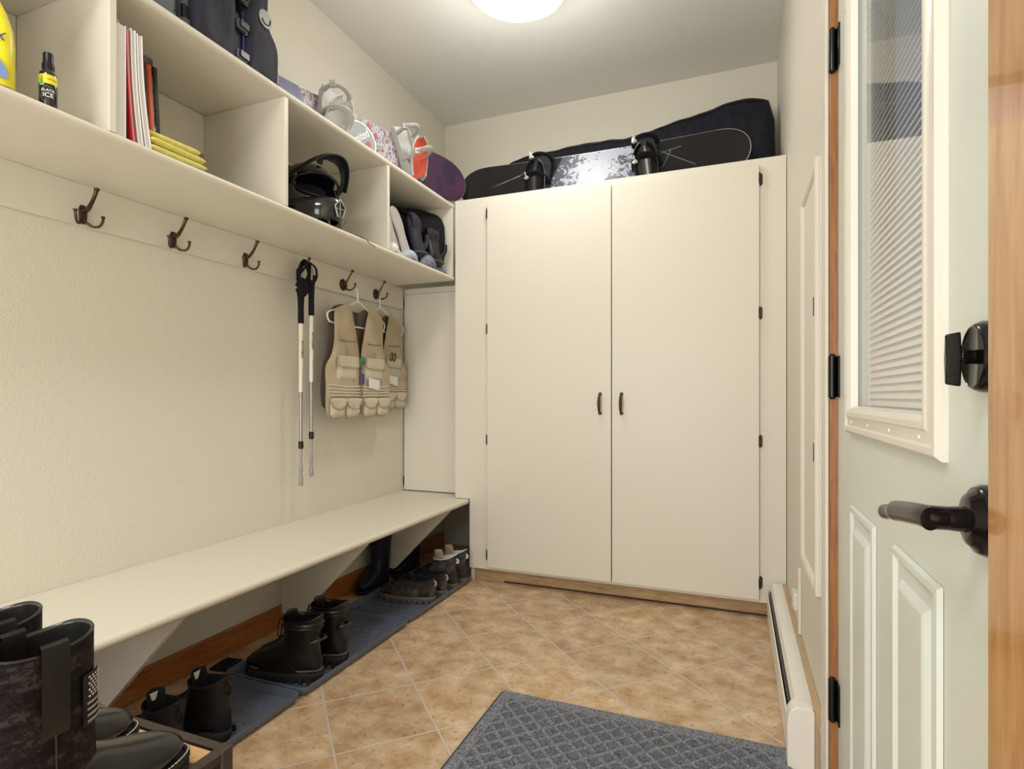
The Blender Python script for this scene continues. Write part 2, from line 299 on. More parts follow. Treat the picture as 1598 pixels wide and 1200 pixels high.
# ------------------------------------------------------------------ mesh builder
class MB:
    def __init__(s): s.v = []; s.f = []; s.m = []
    def add(s, vs, fs, mi=0):
        k = len(s.v); s.v += [tuple(v) for v in vs]; s.f += [tuple(i+k for i in f) for f in fs]; s.m += [mi]*len(fs); return s
    def box(s, x0, x1, y0, y1, z0, z1, mi=0, mtx=None):
        vs = [Vector((x, y, z)) for z in (z0, z1) for y in (y0, y1) for x in (x0, x1)]
        if mtx: vs = [mtx @ v for v in vs]
        return s.add(vs, [(0, 2, 3, 1), (4, 5, 7, 6), (0, 1, 5, 4), (2, 6, 7, 3), (0, 4, 6, 2), (1, 3, 7, 5)], mi)
    def loft(s, rings, cap0=True, cap1=True, mi=0, closed=True):
        n = len(rings[0]); vs = [p for r in rings for p in r]; fs = []
        for k in range(len(rings)-1):
            for i in range(n if closed else n-1):
                j = (i+1) % n; fs.append((k*n+i, k*n+j, (k+1)*n+j, (k+1)*n+i))
        if cap0: fs.append(tuple(range(n-1, -1, -1)))
        if cap1: fs.append(tuple((len(rings)-1)*n+i for i in range(n)))
        return s.add(vs, fs, mi)
    def tube(s, pts, r, n=10, mi=0, cap=True, flat=None, up=None):
        # flat: second radius (elliptic section); r may be a list
        pts = [Vector(p) for p in pts]; rings = []; prev = None
        for i, p in enumerate(pts):
            d = (pts[min(i+1, len(pts)-1)]-pts[max(i-1, 0)]).normalized()
            if prev is None:
                a = Vector(up) if up else (Vector((0, 0, 1)) if abs(d.z) < 0.9 else Vector((1, 0, 0)))
                u = (a-d*a.dot(d)).normalized()
            else: u = (prev-d*prev.dot(d)).normalized()
            prev = u; v = d.cross(u); ri = r[i] if isinstance(r, (list, tuple)) else r
            rb = ri if flat is None else (flat[i] if isinstance(flat, (list, tuple)) else flat)
            rings.append([p+u*math.cos(t)*ri+v*math.sin(t)*rb for t in [2*PI*k/n for k in range(n)]])
        return s.loft(rings, cap, cap, mi)
    def lathe(s, prof, c=(0, 0, 0), axis='z', n=24, mi=0, cap=True):
        rings = []
        for r, h in prof:
            ring = []
            for k in range(n):
                a = 2*PI*k/n; x, y = r*math.cos(a), r*math.sin(a)
                p = {'z': (x, y, h), 'x': (h, x, y), 'y': (y, h, x)}[axis]
                ring.append((p[0]+c[0], p[1]+c[1], p[2]+c[2]))
            rings.append(ring)
        return s.loft(rings, cap, cap, mi)
    def prism(s, outline, f0, f1, mi=0):
        # outline: list of 2D points, f0/f1 map (a,b) to 3D at the two faces
        return s.loft([[f0(*p) for p in outline], [f1(*p) for p in outline]], True, True, mi)
    def pillow(s, outline, fn, thick, back=None, mi=0, lv=5, center=None, fold=0.0, seed=0, flatn=0.45):
        # outline 2D star shaped about its centre; fn(a,b,h)->3D; domed front (and back)
        n = len(outline); cx, cy = center or (sum(p[0] for p in outline)/n, sum(p[1] for p in outline)/n)
        rnd = random.Random(seed); ph = [rnd.uniform(0, 6.28) for _ in range(6)]; fr = [rnd.uniform(18, 46) for _ in range(6)]
        def fo(a, b): return fold*(math.sin(a*fr[0]+b*fr[1]*0.6+ph[0])+0.6*math.sin(-a*fr[2]*0.7+b*fr[3]+ph[1])+0.4*math.sin(a*fr[4]*1.6+ph[2]))
        def side(th):
            out = []
            for k in range(lv+1):
                t = k/lv; sc = 1-t*0.97
                h = th*(1-(1-min(1, t/flatn))**2.2)
                out.append([fn(cx+(p[0]-cx)*sc, cy+(p[1]-cy)*sc, h+(fo(cx+(p[0]-cx)*sc, cy+(p[1]-cy)*sc)*min(1, t*2.5))) for p in outline])
            return out
        s.loft(side(thick), False, True, mi)
        bk = side(-(back if back is not None else thick))
        if back == 0: bk = [bk[0]]; s.add(bk[0], [tuple(range(n-1, -1, -1))], mi)
        else: s.loft([list(r) for r in bk], False, False, mi); s.add(bk[-1], [tuple(range(n-1, -1, -1))], mi)
        return s
    def build(s, name, mats, parent=None, bevel=0, seg=2, smooth=True, sub=0, angle=40, loc=None, rot=None):
        me = bpy.data.meshes.new(name); me.from_pydata(s.v, [], s.f)
        mats = mats if isinstance(mats, (list, tuple)) else [mats]
        for m in mats: me.materials.append(m)
        me.polygons.foreach_set('material_index', s.m)
        bm = bmesh.new(); bm.from_mesh(me); bmesh.ops.remove_doubles(bm, verts=bm.verts, dist=1e-6)
        bmesh.ops.recalc_face_normals(bm, faces=bm.faces); bm.to_mesh(me); bm.free()
        if smooth:
            me.polygons.foreach_set('use_smooth', [True]*len(me.polygons)); me.set_sharp_from_angle(angle=R(angle))
        o = bpy.data.objects.new(name, me); C.objects.link(o)
        if parent: o.parent = parent
        if loc: o.location = loc
        if rot: o.rotation_euler = rot
        if bevel:
            b = o.modifiers.new('bevel', 'BEVEL'); b.width = bevel; b.segments = seg; b.limit_method = 'ANGLE'; b.angle_limit = R(35); b.harden_normals = False
        if sub: q = o.modifiers.new('sub', 'SUBSURF'); q.levels = sub; q.render_levels = sub
        return o
def tag(o, label=None, cat=None, group=None, kind=None):
    if label: o['label'] = label
    if cat: o['category'] = cat
    if group: o['group'] = group
    if kind: o['kind'] = kind
    return o
def thing(name, label, cat, loc=(0, 0, 0), rz=0, group=None, rx=0):
    o = bpy.data.objects.new(name, None); C.objects.link(o); o.empty_display_size = 0.05
    o.location = loc; o.rotation_euler = (rx, 0, rz); return tag(o, label, cat, group)
def struct(name, mb, m, label=None, **k):
    o = mb.build(name, m, **k); o['kind'] = 'structure'
    if label: o['label'] = label
    return o
def copy_tree(o, parent=None):
    c = o.copy(); C.objects.link(c)
    if parent: c.parent = parent
    for ch in list(o.children): copy_tree(ch, c)
    return c
def text(s, size, m, parent, loc, rot, name='lettering', extr=0.0004, align='CENTER', sx=1, shear=0):
    cu = bpy.data.curves.new(name, 'FONT'); cu.body = s; cu.size = size; cu.extrude = extr; cu.align_x = align; cu.align_y = 'CENTER'; cu.shear = shear; cu.offset = size*0.012
    t = bpy.data.objects.new('tmp', cu); C.objects.link(t); bpy.context.view_layer.update()
    me = bpy.data.meshes.new_from_object(t.evaluated_get(bpy.context.evaluated_depsgraph_get())); bpy.data.objects.remove(t)
    me.materials.clear(); me.materials.append(m)
    o = bpy.data.objects.new(name, me); C.objects.link(o); o.parent = parent; o.location = loc; o.rotation_euler = rot; o.scale = (sx, 1, 1)
    return o
def smooth_closed(pts, n=4):
    # Catmull-Rom through a closed 2D outline
    out = []; L = len(pts)
    for i in range(L):
        p0, p1, p2, p3 = pts[i-1], pts[i], pts[(i+1) % L], pts[(i+2) % L]
        for k in range(n):
            t = k/n
            out.append(tuple(0.5*((2*p1[j])+(-p0[j]+p2[j])*t+(2*p0[j]-5*p1[j]+4*p2[j]-p3[j])*t*t+(-p0[j]+3*p1[j]-3*p2[j]+p3[j])*t**3) for j in range(2)))
    return out
def smooth_open(pts, n=5):
    out = []; pts = [Vector(p) for p in pts]; L = len(pts)
    for i in range(L-1):
        p0, p1, p2, p3 = pts[max(i-1, 0)], pts[i], pts[i+1], pts[min(i+2, L-1)]
        for k in range(n):
            t = k/n; out.append(0.5*((2*p1)+(-p0+p2)*t+(2*p0-5*p1+4*p2-p3)*t*t+(-p0+3*p1-3*p2+p3)*t**3))
    out.append(pts[-1]); return out

# ================================================================== ROOM SHELL
XL, XR, YB, YN, ZC = -1.88, 0.218, 3.50, -1.60, 2.90
DY0, DY1, DX = 0.605, 1.525, 0.225      # entry door: near edge, hinge edge, face plane
struct('floor', MB().box(XL-0.1, XR+0.25, YN-0.1, YB+0.1, -0.08, 0), M['tile'], smooth=False)
struct('ceiling', MB().box(XL-0.1, XR+0.25, YN-0.1, YB+0.1, ZC, ZC+0.08), M['ceiling'], smooth=False)
struct('wall_left', MB().box(XL-0.1, XL, YN-0.1, YB+0.1, 0, ZC), M['wall'], smooth=False)
struct('wall_back', MB().box(XL, XR, YB, YB+0.1, 0, ZC), M['wall'], smooth=False)
struct('wall_right', MB().box(XR, XR+0.13, DY1+0.035, YB+0.1, 0, ZC).box(XR, XR+0.13, YN-0.1, DY0-0.035, 0, ZC)
       .box(XR, XR+0.13, DY0-0.035, DY1+0.035, 2.085, ZC), M['wall'], smooth=False)
# near wall; its window is invented and unseen, added to go with the fill
struct('wall_near', MB().box(XL, XR, YN-0.1, YN, 0, 0.05).box(XL, XR, YN-0.1, YN, 2.25, ZC)
       .box(XL, -1.65, YN-0.1, YN, 0.05, 2.25).box(-0.05, XR, YN-0.1, YN, 0.05, 2.25), M['wall'], smooth=False)
wf = struct('added_window_1', MB().box(-1.65, -1.59, YN-0.08, YN+0.015, 0.05, 2.25).box(-0.11, -0.05, YN-0.08, YN+0.015, 0.05, 2.25)
            .box(-1.59, -0.11, YN-0.08, YN+0.015, 0.05, 0.11).box(-1.59, -0.11, YN-0.08, YN+0.015, 2.19, 2.25), M['trimwhite'], bevel=0.004)
MB().box(-1.59, -0.11, YN-0.05, YN-0.044, 0.11, 2.19).build('clear_glass', M['glass'], wf)
# door jamb, casings
struct('trim_1', MB().box(0.2085, 0.33, DY1+0.003, DY1+0.035, 0, 2.085).box(0.2175, 0.33, DY0-0.035, DY0-0.003, 0, 2.085)
       .box(0.2175, 0.33, DY0-0.003, DY1+0.003, 2.053, 2.085), M['jamb'], 'stained wood door jamb', bevel=0.002)
struct('trim_2', MB().box(0.200, 0.218, DY1+0.0352, DY1+0.088, 0, 2.0545).box(0.200, 0.2083, DY1+0.011, DY1+0.0352, 0, 2.0545), M['paint'], 'cream painted casing on the hinge side of the door', bevel=0.003)
struct('trim_3', MB().box(0.200, 0.217, DY0-0.115, DY0-0.004, 0, 2.0545), M['casing'], 'knotty pine casing beside the door locks', bevel=0.004)
struct('trim_4', MB().box(0.197, 0.218, DY0-0.115, DY1+0.085, 2.055, 2.14), M['paint'], 'cream head casing over the door', bevel=0.003)
# baseboards
struct('baseboard_left', MB().box(XL, XL+0.016, YN, 3.46, 0, 0.098), M['baseboard'], 'stained wooden baseboard under the bench', bevel=0.004)
struct('baseboard_right', MB().box(0.200, XR, DY1+0.087, 2.84, 0, 0.172), M['palepine'], 'pale pine board behind the baseboard heater', bevel=0.002)

# ================================================================== ENTRY DOOR
dr = struct('door_1', MB(), M['door'])
bpy.data.objects.remove(dr)
door = thing('door_1', 'pale green entry door with a blind in its glass', 'door', (DX, DY0, 0)); door['kind'] = 'structure'
LY0, LY1, LZ0, LZ1 = 0.176, 0.766, 0.945, 1.975     # lite frame outer, local to the door's near edge
W = DY1-DY0; g = 0.04
slab = MB()
slab.box(0, 0.044, 0.001, LY0+g, 0.012, 2.045).box(0, 0.044, LY1-g, W-0.001, 0.012, 2.045)
slab.box(0, 0.044, LY0+g, LY1-g, 0.012, LZ0+g).box(0, 0.044, LY0+g, LY1-g, LZ1-g, 2.045)
slab.build('door_slab', M['door'], door, smooth=False)
# lite frame: moulded profile mitred round the glass
fr = MB()
prof = [(0, 0), (0, -0.006), (0.006, -0.012), (0.014, -0.012), (0.017, -0.008), (0.030, -0.010), (0.036, -0.014), (0.044, -0.014), (0.052, -0.008), (0.056, 0.004)]
def rect_frame(mb, y0, y1, z0, z1, prof, mi=0):
    rings = []
    for sy, sz in ((0, 0), (1, 0), (1, 1), (0, 1)):
        rings.append([(d, (y1-o if sy else y0+o), (z1-o if sz else z0+o)) for o, d in prof])
    rings.append(rings[0]); n = len(prof)
    for k in range(4):
        vs = rings[k]+rings[k+1]; mb.add(vs, [(i, i+1, n+i+1, n+i) for i in range(n-1)], mi)
    return mb
rect_frame(fr, LY0, LY1, LZ0, LZ1, prof)
fro = fr.build('glass_frame', M['glassframe'], door, angle=25)
sc = MB()
for z in (1.02, 1.22, 1.42, 1.62, 1.82): sc.lathe([(0.0001, -0.0135), (0.003, -0.0132), (0.0035, -0.011)], (0, LY1-0.0105-0.013, z), 'x', 10)
for y in (0.25, 0.40, 0.55, 0.70): sc.lathe([(0.0001, -0.0112), (0.003, -0.0108), (0.0035, -0.009)], (0, y, LZ0+0.024), 'x', 10)
sc.build('screw_caps', M['glassframe'], fro)
MB().box(0.004, 0.008, LY0+0.04, LY1-0.04, LZ0+0.04, LZ1-0.04).build('glass_pane', M['glass'], door)
MB().box(0.036, 0.040, LY0+0.04, LY1-0.04, LZ0+0.04, LZ1-0.04).build('glass_pane', M['glass'], door)
bl = MB(); z = LZ0+0.052; yy0, yy1 = LY0+0.064, LY1-0.064
while z < LZ1-0.07:
    mt = Matrix.Translation((0.021, 0, z)) @ Matrix.Rotation(R(-65), 4, 'Y')
    rings = []
    for y in (yy0, yy1):
        rings.append([mt @ Vector((q, y, 0.0010*(1-(q/0.008)**2)+o)) for q, o in ((-0.0074, 0), (-0.003, 0), (0.003, 0), (0.0074, 0), (0.0074, 0.0004), (-0.0074, 0.0004))])
    bl.loft(rings); z += 0.0131
blo = bl.build('blind', M['slat'], door, smooth=False)
MB().box(0.012, 0.030, yy0-0.01, yy1+0.01, LZ0+0.041, LZ0+0.048).box(0.010, 0.032, yy0-0.012, yy1+0.012, LZ1-0.07, LZ1-0.041).build('blind_rail', M['slat'], blo)
MB().tube([(0.008+0.003, yy0+0.06, LZ0+0.05), (0.011, yy0+0.06, LZ1-0.07)], 0.0007, 6).tube([(0.011, yy1-0.06, LZ0+0.05), (0.011, yy1-0.06, LZ1-0.07)], 0.0007, 6).build('blind_cord', M['slat'], blo)
pprof = [(0, -0.0005), (0.004, -0.006), (0.012, -0.007), (0.017, -0.001), (0.021, 0.0), (0.040, -0.0015), (0.046, -0.007), (0.052, -0.009)]
for a, b2 in ((0.191, 0.402), (0.527, 0.738)):
    p = MB(); rect_frame(p, a, b2, 0.23, 0.798, pprof)
    p.box(-0.009, 0, a+0.052, b2-0.052, 0.23+0.052, 0.798-0.052)
    p.build('door_panel', M['door'], door, angle=25)
# hinges
for z in (0.303, 1.067, 1.838):
    h = MB().tube([(-0.012, W+0.001, z-0.048), (-0.012, W+0.001, z+0.048)], 0.0085, 14)
    h.tube([(-0.012, W+0.001, z+0.048), (-0.012, W+0.001, z+0.054)], [0.0085, 0.005], 14).tube([(-0.012, W+0.001, z-0.048), (-0.012, W+0.001, z-0.053)], [0.0085, 0.005], 14)
    h.box(-0.004, 0.0005, W-0.03, W-0.001, z-0.048, z+0.048)
    h.build('hinge', M['blackmetal'], door, bevel=0.001)
# deadbolt (rose centre about 6 cm in from the near edge)
db = MB().lathe([(0.034, 0), (0.034, -0.008), (0.031, -0.014), (0.029, -0.015), (0.027, -0.013), (0.0001, -0.013)], (0, 0.060, 1.058), 'x', 40).build('deadbolt', M['blackmetal'], door, angle=50)
MB().tube([(-0.012, 0.060, 1.058), (-0.025, 0.060, 1.058)], 0.0068, 16).prism(
    [(-0.024, -0.003), (-0.024, 0.003), (0.0, 0.0065), (0.024, 0.003), (0.024, -0.003), (0.0, -0.0065)],
    lambda a, b: (-0.024, 0.060+b, 1.056+a*1.1), lambda a, b: (-0.036, 0.060+b*0.7, 1.056+a)).build('thumb_turn', M['blackmetal'], db, bevel=0.0015)
lv = MB().lathe([(0.034, 0), (0.034, -0.006), (0.031, -0.012), (0.028, -0.013), (0.024, -0.018), (0.018, -0.020), (0.0001, -0.020)], (0, 0.062, 0.902), 'x', 40).build('door_handle', M['blackmetal'], door, angle=50)
l = MB().tube([(-0.016, 0.062, 0.902), (-0.034, 0.062, 0.902)], [0.013, 0.0115], 18)
pts = smooth_open([(-0.050, 0.052, 0.902), (-0.052, 0.070, 0.902), (-0.054, 0.11, 0.897), (-0.056, 0.145, 0.892), (-0.058, 0.163, 0.888), (-0.058, 0.182, 0.884), (-0.060, 0.194, 0.882)], 5)
n = len(pts); rr = []
for i in range(n):
    t = i/(n-1); rr.append(0.0115 if t < 0.55 else (0.0115-0.004*((t-0.55)/0.15) if t < 0.7 else (0.0075+0.0015*math.sin((t-0.7)/0.3*PI) if t < 0.97 else 0.005)))
l.tube(pts, rr, 16, flat=[q*0.75 for q in rr]); l.tube([(-0.034, 0.062, 0.902), (-0.050, 0.062, 0.902)], [0.0115, 0.012], 18)
l.build('lever', M['blackmetal'], lv, angle=50)

# ================================================================== TALL CABINET
FY = 2.85; CT = 2.118
cab = thing('storage_cabinet', 'tall cream two-door cabinet filling the end of the room', 'cabinet', (-0.62, FY, 0))
X0 = 0.62  # offset so part coordinates can be written in world x
def cx(mb, x0, x1, y0, y1, z0, z1): return mb.box(x0+X0, x1+X0, y0-FY, y1-FY, z0, z1)
c = MB(); cx(c, -1.465, -1.262, FY, FY+0.02, 0.452, CT); cx(c, -1.376, -1.262, FY, FY+0.02, 0.072, 0.452); cx(c, 0.098, 0.215, FY, FY+0.02, 0.072, CT)
cx(c, -1.262, 0.098, FY, FY+0.02, 2.06, CT); cx(c, -1.262, 0.098, FY, FY+0.02, 0.072, 0.11)
c.build('face_frame', M['paint'], cab, smooth=False)
c = MB(); cx(c, -1.465, -1.447, FY+0.02, 3.495, 0.452, CT-0.05); cx(c, -1.376, -1.358, FY+0.02, 3.495, 0.0, 0.452); cx(c, 0.197, 0.215, FY+0.02, 3.495, 0.0, CT-0.05)
cx(c, -1.465, 0.215, FY+0.0201, 3.495, CT-0.05, CT-0.03); cx(c, -1.358, 0.197, FY+0.02, 3.495, 0.085, 0.10); cx(c, -1.447, -1.358, FY+0.02, 3.495, 0.44, 0.452)
c.build('carcass', M['paint'], cab, smooth=False)
c = MB(); cx(c, -1.358, 0.197, FY+0.035, FY+0.055, 0, 0.085); c.build('toe_kick', M['rawpine'], cab, smooth=False)
c = MB(); cx(c, -1.18, 0.18, FY+0.030, FY+0.0349, 0, 0.008); c.build('floor_edge_strip', mat('dark_gap_strip', (0.06, 0.025, 0.015), 0.8), cab, smooth=False)
for (a, b2, hy, hinge_x, hz) in ((-1.262, -0.5805, -0.636, -1.262, (2.02, 1.39, 0.785, 0.155)), (-0.5765, 0.102, -0.528, 0.102, (2.02, 1.405, 0.815, 0.165))):
    d = MB(); cx(d, a, b2, FY-0.021, FY-0.002, 0.088, 2.083)
    dd = d.build('door', M['paint'], cab, bevel=0.0025)
    sgn = -1 if hinge_x < -1 else 1
    for z in hz:
        hb = MB(); hx = hinge_x+X0
        hb.prism([(0.001*sgn, -0.029), (0.008*sgn, -0.029), (0.014*sgn, -0.022), (0.014*sgn, 0.022), (0.008*sgn, 0.029), (0.001*sgn, 0.029)],
                 lambda p, q: (hx+p, -0.0002, z+q), lambda p, q: (hx+p, -0.003, z+q))
        hb.tube([(hx+0.001*sgn, -0.020, z-0.02), (hx+0.001*sgn, -0.020, z+0.02)], 0.0045, 10)
        hb.tube([(hx+0.001*sgn, -0.020, z+0.02), (hx+0.001*sgn, -0.020, z+0.030)], [0.0045, 0.001], 10).tube([(hx+0.001*sgn, -0.020, z-0.02), (hx+0.001*sgn, -0.020, z-0.030)], [0.0045, 0.001], 10)
        hb.box(hx-0.0005, hx+0.0025*sgn if sgn > 0 else hx+0.0005, -0.020, -0.001, z-0.02, z+0.02)
        hb.build('hinge', M['bronze'], dd)
    zc = 0.985; hx = hy+X0
    hm = MB()
    for z in (zc+0.048, zc-0.048):
        hm.lathe([(0.009, -0.0212), (0.0092, -0.024), (0.0065, -0.027), (0.006, -0.036)], (hx, 0, z), 'y', 16)
    path = smooth_open([(hx, -0.034, zc+0.050), (hx, -0.046, zc+0.036), (hx, -0.052, zc+0.012), (hx, -0.052, zc-0.012), (hx, -0.046, zc-0.036), (hx, -0.034, zc-0.050)], 5)
    nn = len(path); hm.tube(path, [0.0045+0.0035*math.sin(PI*i/(nn-1))**2 for i in range(nn)], 12)
    hm.build('handle', M['bronze'], dd)

# narrow wall cupboard over the bench end
nc = thing('narrow_cupboard', 'narrow cream cupboard standing on the far end of the bench', 'cupboard', (-1.675, 2.98, 0.452))
MB().box(-0.203, -0.19, 0.002, 0.51, 0, 1.215).box(0.19, 0.207, 0.002, 0.51, 0, 1.215).box(-0.19, 0.19, 0.002, 0.51, 0, 0.016).box(-0.19, 0.19, 0.002, 0.51, 1.2, 1.215).build('carcass', M['paint'], nc, smooth=False)
nd = MB().box(-0.195, 0.165, -0.018, 0.0, 0.006, 1.185).build('door', M['paint'], nc, bevel=0.002)
for z in (0.06, 1.135): MB().tube([(-0.199, -0.014, z-0.024), (-0.199, -0.014, z+0.024)], 0.005, 10).build('hinge', M['bronze'], nd)
MB().box(-0.203, 0.207, -0.014, 0.002, 1.1865, 1.2195).build('cornice', M['paint'], nc, bevel=0.002)

# ================================================================== SHELF UNIT
SX = -1.47
su = thing('shelf_unit', 'long cream cubby shelf along the left wall above the hooks', 'shelf', (-1.88, 1.2, 1.672))
def sh(mb, x0, x1, y0, y1, z0, z1): return mb.box(x0+1.88, x1+1.88, y0-1.2, y1-1.2, z0-1.672, z1-1.672)
def board(name, z0, z1):
    # board with a rounded nosing along its front edge
    pr = [(XL+0.001, z0), (SX-0.012, z0), (SX-0.004, z0+0.003), (SX, (z0+z1)/2), (SX-0.004, z1-0.003), (SX-0.012, z1), (XL+0.001, z1)]
    mb = MB().prism(pr, lambda a, b: (a+1.88, -0.55-1.2, b-1.672), lambda a, b: (a+1.88, 2.846-1.2, b-1.672))
    return mb.build(name, M['paint'], su, angle=60)
board('bottom_board', 1.672, 1.695); board('top_board', 2.078, 2.101)
for y in (-0.30, 0.3555, 0.963, 1.563, 2.198):
    m_ = MB(); sh(m_, XL+0.001, SX-0.006, y, y+0.019, 1.695, 2.078); m_.build('divider', M['paint'], su, bevel=0.002)
m_ = MB(); sh(m_, XL+0.001, SX-0.006, 2.829, 2.846, 1.695, 2.078); m_.build('divider', M['paint'], su)
for y0, y1 in ((-0.28, 0.355), (0.375, 0.962), (0.983, 1.562), (1.583, 2.197), (2.218, 2.828)):
    m_ = MB(); sh(m_, XL+0.001, XL+0.02, y0, y1, 1.93, 2.077); m_.build('back_cleat', M['paint'], su, bevel=0.002)
# hook rail
rail = tag(MB().box(0, 0.018, -1.55, 1.79, 0, 0.128).build('hook_rail', M['paint'], bevel=0.002, loc=(XL+0.0002, 1.15, 1.544)), 'cream painted hook board fixed to the wall under the shelf', 'hook board')

# ================================================================== BENCH
bn = thing('bench', 'long cream painted wall bench above the boot trays', 'bench', (-1.88, 1.2, 0))
pr = [(0.001, 0.420), (0.480, 0.420), (0.494, 0.423), (0.500, 0.430), (0.502, 0.436), (0.500, 0.443), (0.494, 0.449), (0.480, 0.450), (0.001, 0.450)]
MB().prism(pr, lambda a, b: (a, -2.2, b), lambda a, b: (a, 2.846-1.2, b)).prism([(0.001, 0.42), (0.41, 0.42), (0.41, 0.45), (0.001, 0.45)], lambda a, b: (a, 1.6461, b), lambda a, b: (a, 2.29, b)).build('seat', M['paint'], bn, angle=60)
for y in (-0.4, 0.33, 1.12, 1.965, 2.695):
    MB().prism([(0.0165, 0.066), (0.12, 0.066), (0.135, 0.078), (0.475, 0.4195), (0.0165, 0.4195)], lambda a, b: (a, y-1.2-0.009, b), lambda a, b: (a, y-1.2+0.010, b)).build('bracket', M['paint'], bn, bevel=0.0015)

# ================================================================== HOOKS
hooks = []
def hook_a(y, label):
    h = thing('coat_hook', label, 'hook', (XL+0.0182, y, 1.575), 0, 'three-arm bronze hooks on the hook board')
    MB().prism([(-0.011, -0.020), (-0.013, 0.02), (-0.006, 0.032), (0.006, 0.032), (0.013, 0.02), (0.011, -0.02), (0, -0.028)], lambda a, b: (0, a, b), lambda a, b: (0.005, a*0.9, b*0.95)).build('plate', M['bronze'], h, bevel=0.001)
    p = smooth_open([(0.004, 0, 0.012), (0.022, 0.002, 0.018), (0.045, 0.002, 0.042), (0.062, 0.002, 0.070)])
    MB().tube(p, [0.006-0.0025*math.sin(PI*i/(len(p)-1)) + 0.0005 for i in range(len(p))], 10, flat=[0.011-0.005*min(1, i/(len(p)-1)*1.6) for i in range(len(p))]).lathe([(0.001, -0.006), (0.0075, -0.003), (0.0075, 0.003), (0.001, 0.006)], (0.063, 0.002, 0.072), 'z', 12).build('upper_arm', M['bronzelight'], h)
    for s in (-1, 1):
        p = smooth_open([(0.003, s*0.004, -0.016), (0.014, s*0.018, -0.030), (0.026, s*0.032, -0.028), (0.032, s*0.039, -0.012), (0.032, s*0.040, 0.000)])
        MB().tube(p, 0.0040, 10).lathe([(0.001, -0.005), (0.006, -0.002), (0.006, 0.002), (0.001, 0.005)], (0.032, s*0.040, 0.002), 'z', 12).build('lower_arm', M['bronzelight'], h)
    for z in (-0.008, 0.012): MB().lathe([(0.0032, 0.005), (0.003, 0.0065), (0.0005, 0.007)], (0, 0, z), 'x', 10).build('screw', M['black'], h)
    return h
hook_a(1.135, 'leftmost bronze three-arm coat hook, empty, nearest the boot rack')
hook_a(1.435, 'second bronze three-arm coat hook from the left, empty')
hook_a(1.755, 'third bronze three-arm coat hook, empty, just left of the trekking poles')
hook_a(2.055, 'bronze coat hook with the trekking pole straps hung over it')
def hook_b(y, label):
    h = thing('coat_hook', label, 'hook', (XL+0.0182, y, 1.590), 0, 'round-plate bronze hooks holding the vests')
    MB().lathe([(0.029, 0), (0.029, 0.003), (0.026, 0.006), (0.021, 0.007), (0.018, 0.010), (0.0001, 0.011)], (0, 0, 0), 'x', 28).build('plate', M['bronze'], h)
    p = smooth_open([(0.010, 0, 0.004), (0.020, 0, 0.008), (0.034, 0.004, 0.036), (0.052, 0.008, 0.066)])
    MB().tube(p, [0.007, ]*3+[0.0045]*(len(p)-3), 10).lathe([(0.001, -0.007), (0.0078, -0.003), (0.0078, 0.003), (0.001, 0.007)], (0.053, 0.008, 0.068), 'z', 12).build('upper_arm', M['bronzelight'], h)
    p = smooth_open([(0.010, 0, -0.004), (0.020, 0, -0.022), (0.045, 0.004, -0.028), (0.062, 0.010, -0.016), (0.066, 0.012, 0.0)])
    MB().tube(p, 0.0045, 10).lathe([(0.001, -0.006), (0.007, -0.002), (0.007, 0.002), (0.001, 0.006)], (0.066, 0.012, 0.002), 'z', 12).build('lower_arm', M['bronzelight'], h)
    return h
hook_b(2.375, 'round-plate bronze hook holding the nearer fishing vest')
hook_b(2.66, 'round-plate bronze hook holding the farther fishing vest, beside the narrow cupboard')

# ================================================================== CEILING LAMP
lamp = thing('ceiling_lamp', 'lit white glass flush ceiling lamp with a rippled rim', 'ceiling lamp', LAMP)
MB().lathe([(0.09, -0.0005), (0.09, -0.02), (0.07, -0.03), (0.0001, -0.03)], (0, 0, 0), 'z', 32).build('canopy', M['trimwhite'], lamp)
rings = []
for r_, z_, wv in ((0.06, -0.03, 0), (0.13, -0.04, 0.0), (0.18, -0.062, 0.2), (0.205, -0.088, 0.7), (0.212, -0.104, 1.0), (0.200, -0.109, 1.0), (0.17, -0.118, 0.5), (0.12, -0.138, 0.2), (0.06, -0.150, 0), (0.012, -0.153, 0)):
    rings.append([((r_+0.010*wv*math.cos(4*a))*math.cos(a), (r_+0.010*wv*math.cos(4*a))*math.sin(a), z_+0.008*wv*math.cos(4*a)) for a in [2*PI*k/64 for k in range(64)]])
MB().loft(rings, True, True).build('shade', M['lampglass'], lamp, angle=60)
MB().lathe([(0.010, -0.150), (0.012, -0.158), (0.006, -0.166), (0.0005, -0.168)], (0, 0, 0), 'z', 16).build('finial', M['trimwhite'], lamp)

# ================================================================== BASEBOARD HEATER
he = thing('baseboard_heater', 'white electric baseboard heater along the right wall', 'heater', (0.16, 1.72, 0))
H0 = 0; HL = 2.838-1.72
pf = [(-0.022, 0.0), (-0.024, 0.118), (-0.020, 0.122), (-0.020, 0.004)]
MB().prism([(-0.024, 0.006), (-0.026, 0.122), (-0.022, 0.124), (-0.020, 0.006)], lambda a, b: (a, 0.012, b), lambda a, b: (a, HL, b)).build('front_cover', M['heater'], he)
MB().prism([(0.039, 0.02), (0.039, 0.170), (0.034, 0.172), (0.004, 0.172), (-0.004, 0.168), (-0.006, 0.163), (0.002, 0.166), (0.034, 0.168), (0.035, 0.02)], lambda a, b: (a, 0.012, b), lambda a, b: (a, HL, b)).build('back_cover', M['heater'], he)
MB().prism([(-0.010, 0.140), (-0.008, 0.138), (0.003, 0.158), (0.000, 0.159)], lambda a, b: (a, 0.05, b), lambda a, b: (a, HL, b)).build('deflector', M['heater'], he)
fin = MB()
for k in range(150): fin.box(-0.016, 0.030, 0.06+k*0.0074, 0.0606+k*0.0074, 0.05, 0.13)
